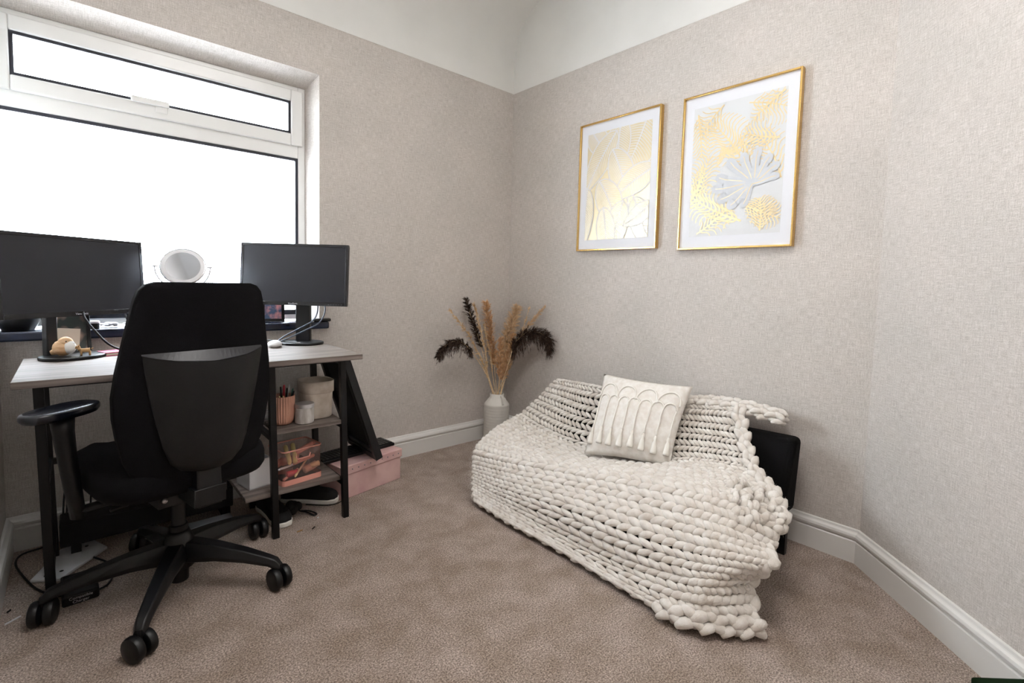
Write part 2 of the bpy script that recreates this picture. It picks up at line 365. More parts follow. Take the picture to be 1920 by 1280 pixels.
# ---------------------------------------------------------------- pictures on the right wall
def picture(name, y0, y1, z0, z1, label, kind):
    t = thing(name, (-.012, (y0+y1)/2, z0), label, 'picture')
    fb = MB(); w = .0085; x0, x1 = -.030, -.001
    for a, b in (((x0, y0, z0), (x1, y0+w, z1)), ((x0, y1-w, z0), (x1, y1, z1)), ((x0, y0+w, z0), (x1, y1-w, z0+w)), ((x0, y0+w, z1-w), (x1, y1-w, z1))): fb.box(a, b)
    fb.build('frame', 'gold', t, bevel=.0015)
    MB().box((-.018, y0+w, z0+w), (-.014, y1-w, z1-w)).build('mount', 'mount', t)
    g0, g1, h0, h1 = y0+.055, y1-.055, z0+.062, z1-.062
    W_, H_ = g1-g0, h1-h0
    MB().box((-.0184, g0, h0), (-.0181, g1, h1)).build('print', 'foil' if kind == 1 else 'paper', t)
    rnd = random.Random(kind*11+2)
    lay = [0]
    def P(u, v, d): return (-.0186-d*.000022, g1-u*W_, h0+v*H_)     # u runs left to right as seen
    def clip(poly):
        for ax, lim, sg in ((0, 0, 1), (0, 1, -1), (1, 0, 1), (1, 1, -1)):
            out = []
            for i in range(len(poly)):
                a, b = poly[i-1], poly[i]; ia = (a[ax]-lim)*sg >= 0; ib = (b[ax]-lim)*sg >= 0
                if ia != ib:
                    s_ = (lim-a[ax])/(b[ax]-a[ax]); out.append((a[0]+(b[0]-a[0])*s_, a[1]+(b[1]-a[1])*s_))
                if ib: out.append(b)
            poly = out
            if not poly: return []
        return poly
    ar = H_/W_
    base = MB(); ink = MB(); gold = MB()
    def put(mb, poly, d):
        poly = clip(poly)
        if len(poly) >= 3: mb.add([P(u, v, d) for u, v in poly], [tuple(range(len(poly)))])
    def stroke(mb, pts, w0, w1, d):
        for i in range(len(pts)-1):
            (a, b), (c, e) = pts[i], pts[i+1]; dx, dy = c-a, (e-b)*ar; L = math.hypot(dx, dy) or 1
            s0 = i/(len(pts)-1); s1 = (i+1)/(len(pts)-1); wa = w0+(w1-w0)*s0; wb = w0+(w1-w0)*s1
            nx, ny = -dy/L, dx/L/ar
            put(mb, [(a+nx*wa, b+ny*wa), (c+nx*wb, e+ny*wb), (c-nx*wb, e-ny*wb), (a-nx*wa, b-ny*wa)], d)
    def leaf(x, y, ang, L, wid, bend, nv, mb_fill, mb_line, lw, rim=True):
        lay[0] += 1; d = lay[0]*9; n = 18; c = []
        for i in range(n+1):
            t_ = i/n; a = ang+bend*t_; c.append((t_, a))
        px, py = x, y; mid = [(px, py)]
        for i in range(n):
            a = c[i][1]; px += math.cos(a)*L/n; py += math.sin(a)*L/n/ar; mid.append((px, py))
        def wd(t_): return wid*math.sin(PI*min(1, t_*1.0)**0.8)**0.75 if 0 < t_ < 1 else 0
        Lp = []; Rp = []
        for i in range(n+1):
            a = c[i][1]; w = wd(i/n); Lp.append((mid[i][0]-math.sin(a)*w, mid[i][1]+math.cos(a)*w/ar)); Rp.append((mid[i][0]+math.sin(a)*w, mid[i][1]-math.cos(a)*w/ar))
        if mb_fill is not None:
            for i in range(n):
                put(mb_fill, [Lp[i], Lp[i+1], mid[i+1], mid[i]], d); put(mb_fill, [mid[i], mid[i+1], Rp[i+1], Rp[i]], d)
        if rim: stroke(mb_line, Lp, lw*1.6, lw*1.6, d+6); stroke(mb_line, Rp, lw*1.6, lw*1.6, d+6)
        stroke(mb_line, mid, lw*2.4, lw*.8, d+8)
        for k in range(1, nv):
            t_ = k/nv; f_ = t_*n; i = int(f_); fr_ = f_-i; a = c[i][1]; bx = mid[i][0]+(mid[min(i+1, n)][0]-mid[i][0])*fr_; by = mid[i][1]+(mid[min(i+1, n)][1]-mid[i][1])*fr_
            te = min(.985, t_+.16)
            for sgn, E in ((1, Lp), (-1, Rp)):
                g = te*n; j = int(g); fj = g-j; ex = E[j][0]+(E[min(j+1, n)][0]-E[j][0])*fj; ey = E[j][1]+(E[min(j+1, n)][1]-E[j][1])*fj
                qx, qy = (bx+ex)/2-math.sin(a)*sgn*wid*.12*0-math.cos(a)*wid*.10, (by+ey)/2-math.sin(a)*wid*.10/ar
                pts = [((1-s_)**2*bx+2*s_*(1-s_)*qx+s_*s_*ex, (1-s_)**2*by+2*s_*(1-s_)*qy+s_*s_*ey) for s_ in (0, .25, .5, .75, 1)]
                stroke(mb_line, pts, lw, lw*.35, d+2+(k % 2)*2)
    if kind == 1:
        for (x, y, a, L, w, b) in ((.95, 1.08, -110, .85, .30, -.2), (.55, 1.1, -100, .75, .18, .3), (.05, 1.05, -60, .5, .16, .4), (.48, .98, -130, .9, .17, .25), (.42, .82, -62, .85, .19, -.3),
                (1.08, .60, -160, .72, .17, .35), (.22, .55, -55, .75, .20, -.35), (.62, .34, -110, .75, .17, .3), (.30, .30, -78, .7, .15, -.2), (.78, .36, -70, .8, .17, .2), (.02, .50, -95, .8, .14, .1), (1.05, .30, -140, .5, .12, -.3)):
            leaf(x, y, R(a), L, w, b, 26, base, ink, .0052)
        base.build('leaf_foil', 'foil', t); ink.build('leaf_vein', 'ink', t)
    else:
        def frond(x, y, ang, L, wl, bend, nb, tw, cur):
            lay[0] += 1; d = lay[0]*8; px, py = x, y; n = nb; pts = []
            for i in range(n+1):
                a = ang+bend*i/n; pts.append((px, py, a)); px += math.cos(a)*L/n; py += math.sin(a)*L/n/ar
            for i in range(1, n):
                x0_, y0_, a = pts[i]; w = wl*math.sin(PI*(i/n)**.7)**.6
                for sg in (1, -1):
                    aa = a+sg*R(62); st = []; qx, qy = x0_, y0_
                    for k in range(7):
                        st.append((qx, qy)); g = aa-sg*cur*math.sin(k*.9); qx += math.cos(g)*w/6; qy += math.sin(g)*w/6/ar
                    stroke(gold, st, tw*.62, tw*.34, d+(i % 2)*2+(1 if sg > 0 else 0))
            stroke(gold, [(p_[0], p_[1]) for p_ in pts], tw*.8, tw*.4, d+5)
        frond(.66, .45, R(118), .75, .36, .3, 15, .0125, .75); frond(.05, .95, R(-80), .5, .22, -.1, 11, .012, .5); frond(.62, .95, R(-12), .5, .26, -.3, 11, .0085, .5)
        frond(.98, .38, R(105), .55, .26, .5, 10, .011, .6); frond(.34, .66, R(-60), .1, .2, 0, 5, .010, .4)
        frond(.60, .10, R(160), .75, .30, -.35, 14, .014, .8); frond(.14, .56, R(-105), .5, .22, .3, 9, .010, .6); frond(.80, .02, R(85), .35, .2, .3, 12, .011, .3)
        frond(.30, .60, R(20), .42, .15, -.2, 8, .010, .4); frond(.02, .30, R(60), .5, .24, .3, 10, .012, .6); frond(.35, .98, R(-140), .4, .2, .2, 8, .010, .4); frond(.95, .66, R(170), .4, .22, -.3, 9, .011, .5); frond(.10, .02, R(30), .5, .2, .3, 10, .010, .6); frond(.98, .98, R(-150), .4, .14, .3, 9, .010, .3); frond(.62, .22, R(-30), .42, .2, .2, 10, .010, .4)
        # big split leaf over the fronds
        lay[0] += 2; dd0 = lay[0]*8
        cx_, cy_ = .70, .36
        for k, (a, l, w) in enumerate(((150, .38, .055), (168, .40, .06), (188, .36, .06), (210, .30, .06), (235, .22, .05), (120, .36, .06), (96, .32, .055), (70, .34, .05), (45, .30, .05), (22, .28, .05), (0, .24, .045))):
            dd = dd0+k*3; a = R(a); pts = [(cx_+math.cos(a+.25*math.sin(s_*2))*l*s_, cy_+math.sin(a+.25*math.sin(s_*2))*l*s_/ar) for s_ in (0, .2, .4, .6, .8, 1)]
            stroke(base, pts, w*.45, w*.95, dd); stroke(gold, pts, .004, .003, dd+1)
            e = pts[-1]; put(base, [(e[0]+math.cos(j*PI/6)*w*.8, e[1]+math.sin(j*PI/6)*w*.8/ar) for j in range(12)], dd+.8)
        base.build('split_leaf', 'leafgrey', t); gold.build('gold_frond', 'foil2', t)
    return t
picture('picture_frame', -1.172, -.634, 1.268, 2.0, 'gold framed champagne foil print of overlapping banana leaves, nearer the room corner', 1)
picture('picture_frame', -1.825, -1.295, 1.254, 1.99, 'gold framed print of gold fern fronds and a silver split leaf, nearer the angled wall', 2)

# ---------------------------------------------------------------- sofa
sofa = thing('sofa', (-.42, -1.27, 0), 'low black fabric sofa almost hidden under a chunky cream throw', 'sofa')
MB().hexa([(-.70, -1.90, .09), (-.17, -1.90, .09), (-.17, -.70, .09), (-.70, -.70, .09), (-.70, -1.88, .235), (-.17, -1.88, .25), (-.17, -.70, .175), (-.69, -.70, .165)]).build('seat', 'sofa', sofa, bevel=.03, seg=4)
bk = MB().hexa([(-.26, -1.925, .17), (-.10, -1.925, .17), (-.10, -.66, .17), (-.26, -.66, .17), (-.155, -1.93, .475), (-.075, -1.93, .475), (-.075, -.66, .425), (-.155, -.66, .425)])
bk.build('backrest', 'sofa', sofa, bevel=.025, seg=4)
for x, y in ((-.16, -1.905), (-.62, -1.84), (-.16, -.78), (-.62, -.78)):
    MB().box((x-.012, y-.014, 0), (x+.012, y+.014, .17)).build('leg', 'blackmetal', sofa)

# ---------------------------------------------------------------- chunky knit throw
G = [
 [(-.05,-.60,.43),(-.05,-.727,.44),(-.05,-.846,.44),(-.05,-1.082,.45),(-.05,-1.274,.46),(-.05,-1.446,.47),(-.05,-1.575,.49),(-.05,-1.69,.50)],
 [(-.12,-.60,.491),(-.12,-.727,.497),(-.12,-.846,.502),(-.12,-1.082,.506),(-.12,-1.274,.511),(-.12,-1.446,.522),(-.12,-1.575,.543),(-.12,-1.69,.559)],
 [(-.19,-.524,.378),(-.19,-.692,.364),(-.19,-.854,.352),(-.19,-1.105,.365),(-.19,-1.309,.385),(-.19,-1.49,.414),(-.19,-1.627,.433),(-.19,-1.753,.441)],
 [(-.33,-.503,.288),(-.31,-.663,.245),(-.29,-.83,.223),(-.29,-1.12,.226),(-.29,-1.351,.255),(-.29,-1.55,.313),(-.29,-1.692,.341),(-.29,-1.837,.358)],
 [(-.52,-.556,.263),(-.50,-.69,.227),(-.48,-.854,.206),(-.46,-1.155,.22),(-.45,-1.413,.266),(-.44,-1.632,.308),(-.42,-1.786,.32),(-.38,-1.946,.322)],
 [(-.74,-.632,.214),(-.71,-.76,.21),(-.68,-.924,.218),(-.65,-1.218,.253),(-.63,-1.482,.29),(-.60,-1.719,.318),(-.55,-1.856,.308),(-.48,-2.011,.278)],
 [(-.79,-.66,.143),(-.775,-.799,.154),(-.76,-.975,.172),(-.74,-1.283,.214),(-.73,-1.554,.247),(-.72,-1.786,.275),(-.68,-1.917,.267),(-.60,-2.008,.214)],
 [(-.82,-.692,.097),(-.82,-.835,.103),(-.82,-1.024,.124),(-.82,-1.341,.161),(-.82,-1.62,.182),(-.80,-1.834,.20),(-.77,-1.961,.219),(-.70,-2.053,.215)],
 [(-.85,-.733,.058),(-.85,-.866,.057),(-.85,-1.031,.061),(-.85,-1.343,.068),(-.85,-1.623,.079),(-.85,-1.847,.117),(-.80,-1.945,.14),(-.68,-1.986,.117)],
 [(-.888,-.797,.028),(-.89,-.916,.028),(-.897,-1.071,.028),(-.889,-1.352,.028),(-.896,-1.613,.028),(-.893,-1.817,.03),(-.848,-1.94,.03),(-.752,-2.045,.03)]]
TV = [-2, 0, 5, 10, 16, 23, 26.5, 30.5, 34.5, 39]       # row number at each line of the net
def cr(a, b, c, d, t): return 0.5*((2*b)+(c-a)*t+(2*a-5*b+4*c-d)*t*t+(3*b-a-3*c+d)*t**3)
Gv = [[Vector(p) for p in r] for r in G]
def surf(u, v):
    u = max(0, min(6.9999, u*7)); v = max(TV[0], min(TV[-1]-1e-4, v))
    j = max(k for k in range(len(TV)-1) if TV[k] <= v); tv = (v-TV[j])/(TV[j+1]-TV[j]); i = int(u); tu = u-i
    rr = []
    for jj in (j-1, j, j+1, j+2):
        row = Gv[max(0, min(len(Gv)-1, jj))]
        a, b, c, d = (row[max(0, min(7, k))] for k in (i-1, i, i+1, i+2)); rr.append(cr(a, b, c, d, tu))
    if j == 0: rr[0] = 2*rr[1]-rr[2]
    return cr(*rr, tv)
def fr_(u, v):
    e = .01; p = surf(u, v); du = surf(min(1, u+e), v)-surf(max(0, u-e), v); dv = surf(u, v+.25)-surf(u, v-.25)
    n = dv.cross(du); n = n.normalized() if n.length > 1e-9 else Vector((0, 0, 1))
    if n.x > 0.2 and n.z < 0.3: n = -n
    if n.z < -.2: n = -n
    return p, du, dv, n
kn = MB(); NU = 27
rk = random.Random(3)
def lobe(mb, p0, p1, n, r, arch, nr=7, ns=8, side=Vector((0, 0, 0))):
    pts = []; rad = []
    for k in range(ns):
        t = k/(ns-1); pts.append(p0.lerp(p1, t)+n*(math.sin(PI*t)**.8*arch-arch*.45)+side*math.sin(PI*t))
        rad.append(r*(0.36+0.70*math.sin(PI*(0.06+0.88*t))**.7))
    mb.tube(pts, rad, nr, ref=n)
for j in range(0, 40):
    NU = 46 if j < 12 else 37
    for i in range(-1, NU):
        u0 = i/NU; jit = rk.uniform(-.12, .12)
        ua, ub = u0+jit/NU*.5, u0+(1.42+jit)/NU
        um = max(0, min(1, (ua+ub)/2)); p, du, dv, n = fr_(um, j)
        sp = dv.length*2; ln_ = (surf(min(1, max(0, u0+.5/NU)), j)-surf(min(1, max(0, u0-.5/NU)), j)).length
        s = 1 if j % 2 else -1; dlt = .40 if j < 12 else .33
        a = surf(max(0, min(1, ua)), j-s*dlt); b = surf(max(0, min(1, ub)), j+s*dlt)
        if (a-b).length < .012: continue
        k = .285 if j < 11 else (.42 if j < 15 else .465)
        r = max(.0070, min(.0165, sp*k))*rk.uniform(.9, 1.1)
        lobe(kn, a, b, n, r, r*.9)
# selvedge braid down the right side and along the hem
def braid(mb, path, r, n, step=.026):
    P = spline(path, 10); acc = 0; last = P[0]; s = 1
    for q_ in P[1:]:
        acc += (q_-last).length; last2 = last; last = q_
        if acc >= step:
            acc = 0; d = (q_-last2).normalized(); sd = d.cross(n).normalized(); s = -s
            lobe(mb, q_-d*step*.9+sd*s*r*.9, q_+d*step*.9-sd*s*r*.4, n, r*rk.uniform(.85, 1.1), r*.8)
braid(kn, [surf(1, v)+Vector((-.005, -.004, .002)) for v in (0, 3, 6, 10, 13, 16, 20, 23)], .0165, Vector((-.8, 0, .6)))
braid(kn, [surf(.985, v)+Vector((-.012, .012, .006)) for v in (0, 3, 6, 10, 13, 16, 20, 23)], .014, Vector((-.8, 0, .6)), .03)
braid(kn, [surf(1, v) for v in (23, 26, 30, 34, 38)], .0165, Vector((-.6, -.6, .4)))
braid(kn, [surf(u, 38.6)+Vector((.006, 0, -.004)) for u in (0, .1, .2, .3, .4, .5, .6, .7, .8, .9, 1)], .011, Vector((-.9, 0, .4)))
# hem corner trailing over the carpet
for dz, off in ((.020, 0), (.022, -.028), (.045, -.012), (.03, .03)):
    braid(kn, [Vector((-.90+off*.3, -1.80-off, dz)), Vector((-.87+off, -1.90, dz+.012)), Vector((-.80+off, -1.98, dz+.004)), Vector((-.745+off*.4, -2.045, dz))], .0165, Vector((-.4, -.3, .85)))
# flap folded over the top of the backrest
for x, z, y0 in ((-.125, .548, -1.40), (-.098, .562, -1.42), (-.068, .552, -1.44), (-.125, .528, -1.60), (-.09, .535, -1.62)):
    braid(kn, [Vector((x, y0, z-.03)), Vector((x, -1.55, z-.004)), Vector((x, -1.68, z+.006)), Vector((x+.004, -1.78, z)), Vector((x+.008, -1.855, z-.008))], .0135, Vector((-.4, 0, .9)))
# loose loops of the rucked fold at the right arm
for k in range(46):
    y = rk.uniform(-2.0, -1.84); v = rk.uniform(16, 25); p = surf(rk.uniform(.86, 1.0), v)+Vector((-.012, -.004, .012))
    a = rk.uniform(0, PI*2); d = Vector((math.cos(a)*.5, math.sin(a)*.3, math.sin(a*1.7)*.5))*.036
    lobe(kn, p-d, p+d, Vector((-.6, -.3, .7)), rk.uniform(.011, .015), .014)
# stray fibres
for k in range(5200):
    u = rk.random(); v = rk.uniform(0, 39)
    if k % 3 == 0: u = rk.choice((0.0, 0.01, 1.0, .99))
    p, du, dv, n = fr_(u, v); p = p+n*.016+Vector((rk.uniform(-1, 1), rk.uniform(-1, 1), rk.uniform(-1, 1)))*.008
    d = Vector((rk.gauss(0, 1), rk.gauss(0, 1), rk.gauss(0, 1)+.3)).normalized(); L = rk.uniform(.008, .022); s_ = d.orthogonal().normalized()*.00022
    m_ = p+d*L*.5+n*.003; e = p+d*L
    kn.add([p-s_, p+s_, m_+s_, m_-s_, e], [(0, 1, 2, 3), (3, 2, 4)])
solo(kn, 'throw_blanket', 'wool', (-.6, -1.3, 0.02), 'cream chunky knitted wool throw draped over the black sofa and trailing on the carpet', 'blanket', smooth=True)

# ---------------------------------------------------------------- cushion
cu = thing('cushion', (-.36, -1.27, .26), 'square cream cushion with looped cord arches and tassels, leaning on the sofa back', 'cushion')
BL, BR_, TRc, TL = Vector((-.43, -1.08, .238)), Vector((-.33, -1.486, .272)), Vector((-.155, -1.485, .610)), Vector((-.215, -1.018, .604))
nrm = (BR_-BL).cross(TL-BL).normalized()
if nrm.x > 0: nrm = -nrm
def cpt(u, v, side=1, extra=0):
    e = .055*(abs(2*u-1)**2.2*0)                       # edges drawn in slightly between the corners
    uu = .5+(u-.5)*(1-.055*math.sin(PI*v)); vv = .5+(v-.5)*(1-.05*math.sin(PI*u))
    p = (BL*(1-uu)+BR_*uu)*(1-vv)+(TL*(1-uu)+TRc*uu)*vv
    th = .062*(max(0, math.sin(PI*u))*max(0, math.sin(PI*v)))**.42
    wr = .0035*math.sin(u*17+v*9)*math.sin(PI*u)*math.sin(PI*v)+.004*math.sin(v*31+u*4)*math.exp(-((u-.85)**2)/.02)*math.sin(PI*v)
    return p+nrm*(side*th+wr+extra)
for sd in (1,):
    mb = MB(); n = 30
    mb.grid([[cpt(i/n, j/n, 1) for i in range(n+1)] for j in range(n+1)]); mb.grid([[cpt(i/n, j/n, -1) for i in range(n+1)] for j in range(n+1)])
    mb.build('cover', 'cushion', cu, smooth=True, merge=True)
def onface(u, v, e=.003): return cpt(u, v, 1, e)
# lower tier of eight arches whose legs end in tassels, upper tier of wider arches
NL = 8
for k in range(NL):
    ux = .045+k*.13
    vt = .30+.01*math.sin(k*2)
    pts = [onface(min(.995, ux), vt+.0+(.70-vt)*s_*.85, .004) for s_ in (0, .25, .5, .75, 1)]
    if k < NL-1:
        for s_ in (0, .17, .33, .5, .67, .83, 1):
            pts.append(onface(ux+.065-.065*math.cos(PI*s_), .645+.075*math.sin(PI*s_), .003))
    MB().tube(spline(pts, 3), .0042, 6).build('cord', 'cord', cu, smooth=True)
    p = onface(min(.995, ux), vt, .009); tb = MB()
    dnv = (BL-TL).normalized()*.6+Vector((0, 0, -.4))+nrm*.10
    dnv.normalize()
    tb.tube([p, p+dnv*.014, p+dnv*.020, p+dnv*.034, p+dnv*.070, p+dnv*.080], [.005, .008, .0055, .0095, .0145, .0135], 10)
    tb.build('tassel', 'cord', cu, smooth=True)
for k in range(4):
    c = .15+k*.235
    pts = [onface(min(.99, c-.115*math.cos(PI*s_/10)), .70+.17*math.sin(PI*s_/10), .003) for s_ in range(0, 11)]
    MB().tube(spline(pts, 3), .0042, 6).build('cord', 'cord', cu, smooth=True)

# ---------------------------------------------------------------- vase and dried grasses
vx, vy = -.235, -.175
va = thing('vase', (vx, vy, 0), 'tall white churn-shaped ceramic vase on the carpet in the corner, holding dried grasses', 'vase')
pr = [(.074, 0), (.080, .004), (.082, .012)]
z = .02
while z < .262: pr += [(.0825, z), (.0840, z+.004), (.0825, z+.012)]; z += .0185
pr += [(.083, .275), (.078, .282), (.050, .318), (.046, .323), (.046, .344), (.043, .346), (.041, .343), (.041, .30), (.06, .27)]
MB().lathe(pr, (vx, vy, 0), 56, close=False).build('body', 'ceramic', va, smooth=True)
hp = [(vx-.008, vy-.052, .336), (vx-.010, vy-.066, .330), (vx-.012, vy-.074, .308), (vx-.012, vy-.076, .284)]
MB().tube(spline(hp, 4), .007, 8).build('handle', 'ceramic', va, smooth=True)
for a in (200, 330):
    pass
gr = random.Random(5)
def plume(name, path, m, label, grp, nst=900, spread=.03, start=.42, L=(.02, .05), stem='straw', hang=0):
    root = Vector((vx+gr.uniform(-.025, .025), vy+gr.uniform(-.025, .025), .26))
    pts = spline([root]+[Vector(p) for p in path], 12)
    o = thing(name, tuple(root), label, 'dried grass', grp)
    MB().tube(pts, [.0024-.0012*i/len(pts) for i in range(len(pts))], 6).build('stem', stem, o, smooth=True)
    mb = MB(); N = len(pts)-1; per = 26
    for c_ in range(max(14, int(nst*1.9)//per)):
        t = start+(1-start)*gr.random(); f = t*N; i = min(N-1, int(f)); p0 = pts[i].lerp(pts[i+1], f-i); d = (pts[i+1]-pts[i]).normalized()
        s0 = (t-start)/(1-start); env = max(.10, math.sin(PI*min(1, .08+.88*s0)))**.6
        rv = Vector((gr.gauss(0, 1), gr.gauss(0, 1), gr.gauss(0, 1))).normalized(); rv = (rv-d*rv.dot(d))
        if rv.length < .05: continue
        rv.normalize(); cl = L[1]*gr.uniform(.5, 1.35)*(.35+.75*env); k_ = gr.uniform(.25, 1.0)*spread/.028*(.4+.6*env)
        ax_c = (d+rv*k_).normalized(); sagk = .18
        if gr.random() < hang: ax_c = (d*.15+rv*.25+Vector((0, 0, -1))).normalized(); cl *= gr.uniform(1.0, 2.1)
        for k in range(per):
            q0 = gr.random()*.75; b0 = p0+ax_c*cl*q0+Vector((0, 0, -1))*cl*sagk*q0*q0
            j_ = Vector((gr.gauss(0, 1), gr.gauss(0, 1), gr.gauss(0, 1)))*.30; dv_ = (ax_c+j_+Vector((0, 0, -.2))*q0).normalized(); ll = gr.uniform(L[0], L[1])*.62
            m_ = b0+dv_*ll*.5; e = b0+dv_*ll+Vector((0, 0, -1))*ll*.15
            sv = dv_.cross(j_+Vector((.01, .02, .03))).normalized()*gr.uniform(.0004, .0009)
            for pp in (m_, e, b0):
                if pp.x > -.008: pp.x = -.008-gr.random()*.004
                if pp.y > -.008: pp.y = -.008-gr.random()*.004
            mb.add([b0-sv*.6, b0+sv*.6, m_+sv, m_-sv, e], [(0, 1, 2, 3), (3, 2, 4)])
    mb.build('plume', m, o)
    return o
GA = 'tan and ochre grass stems in the corner vase'
GD = 'dark brown plumes in the corner vase'
plume('dried_grass', [(-.29, -.15, .44), (-.324, -.13, .548), (-.436, -.13, .727), (-.581, -.13, .888)], 'straw', 'pale straw stem at the far left of the vase, leaning to the left wall', GA, 1500, .022, .25, (.015, .032))
plume('dried_grass', [(-.28, -.14, .44), (-.30, -.13, .60), (-.36, -.13, .80), (-.40, -.12, .93)], 'straw', 'pale straw stem second from the left in the vase, crossing the dark upright plume', GA, 1300, .020, .35, (.014, .03))
plume('dried_grass', [(-.215, -.13, .44), (-.204, -.09, .603), (-.241, -.09, .784), (-.273, -.09, .925)], 'pampas2', 'fluffy ochre upright plume just left of the middle of the vase', GA, 4200, .040, .36, (.022, .05))
plume('dried_grass', [(-.25, -.15, .44), (-.275, -.15, .58), (-.315, -.12, .80)], 'straw', 'short straw stem beside the ochre upright plume', GA, 900, .018, .42, (.012, .025))
plume('dried_grass', [(-.19, -.155, .44), (-.16, -.147, .643), (-.12, -.166, .785), (-.09, -.18, .90)], 'pampas', 'widest fluffy tan plume standing right of the middle of the vase', GA, 5200, .048, .30, (.026, .058))
plume('dried_grass', [(-.20, -.19, .44), (-.17, -.20, .58), (-.14, -.21, .72)], 'pampas2', 'short broad tan plume low in front of the widest plume', GA, 3000, .042, .30, (.022, .045))
plume('dried_grass', [(-.23, -.19, .44), (-.235, -.19, .56), (-.235, -.20, .70)], 'pampas2', 'short pinkish plume at the front centre of the vase', GA, 2400, .034, .30, (.018, .038))
plume('dried_grass', [(-.18, -.19, .44), (-.12, -.22, .62), (-.05, -.27, .92)], 'straw', 'thin pale straw stem leaning right behind the dark drooping plume', GA, 900, .016, .40, (.014, .03))
plume('dried_grass', [(-.19, -.20, .44), (-.16, -.228, .617), (-.08, -.288, .794), (-.035, -.385, .915)], 'pampas', 'longest tan stem reaching furthest right against the picture wall', GA, 1700, .026, .34, (.018, .036))
plume('dried_grass', [(-.26, -.12, .44), (-.295, -.09, .61), (-.351, -.09, .753), (-.401, -.09, .858), (-.435, -.09, .95)], 'darkfluff', 'dark brown upright plume at the upper left of the vase', GD, 3000, .034, .42, (.018, .042))
plume('dried_grass', [(-.28, -.17, .40), (-.347, -.16, .52), (-.435, -.16, .629), (-.507, -.16, .691), (-.594, -.17, .706), (-.661, -.18, .674), (-.697, -.18, .632)], 'darkfluff', 'dark brown plume drooping down on the left side of the vase', GD, 4200, .034, .42, (.018, .042), hang=.35)
plume('dried_grass', [(-.21, -.20, .42), (-.20, -.248, .56), (-.16, -.251, .67), (-.12, -.307, .745), (-.085, -.385, .757), (-.062, -.452, .722), (-.055, -.462, .66)], 'darkfluff', 'biggest dark brown plume, arching over on the right side of the vase', GD, 7000, .046, .36, (.022, .055), hang=.4)

# ---------------------------------------------------------------- desk
DX0, DX1, DY0, DY1, DZ = -2.43, -1.377, -.635, -.125, .75
desk = thing('desk', (-1.90, -.38, 0), 'grey oak effect desk with black metal legs and two side shelves, under the window', 'desk')
MB().box((DX0, DY0, DZ-.022), (DX1, DY1, DZ)).build('desktop', 'oak', desk, bevel=.002)
def leg(x, y, x2, y2, zt=.728): return MB().hexa([(x2-.0125, y2-.0125, 0), (x2+.0125, y2-.0125, 0), (x2+.0125, y2+.0125, 0), (x2-.0125, y2+.0125, 0), (x-.0125, y-.0125, zt), (x+.0125, y-.0125, zt), (x+.0125, y+.0125, zt), (x-.0125, y+.0125, zt)])
for a in ((-1.418, -.515, -1.400, -.515), (-1.708, -.515, -1.694, -.515), (-2.378, -.515, -2.365, -.515), (-1.418, -.165, -1.400, -.165), (-1.708, -.165, -1.694, -.165), (-2.378, -.165, -2.365, -.165)):
    leg(*a).build('leg', 'blackmetal', desk, bevel=.0015)
for zz, xx in ((.448, -.006), (.185, 0)):
    MB().box((-1.690 if zz > .3 else -1.80, -.522 if zz > .3 else -.495, zz-.018), (-1.416, -.155, zz)).build('shelf', 'oak', desk, bevel=.0015)
cbm = MB()
rails = [((-2.39, y-.011, .706), (-1.405, y+.011, .728)) for y in (-.515, -.165)]
rails += [((x-.011, -.504, .706), (x+.011, -.176, .728)) for x in (-2.378, -1.708, -1.418)]
for x, z_ in ((-2.371, .38), (-2.366, .09), (-1.704, .418), (-1.410, .418), (-1.698, .156), (-1.404, .156)): rails.append(((x-.009, -.515, z_-.01), (x+.009, -.165, z_+.01)))
rails.append(((-2.371, -.175, .36), (-1.704, -.155, .38)))
for a, b in rails: MB().box(a, b).build('frame_rail', 'blackmetal', desk)
pass

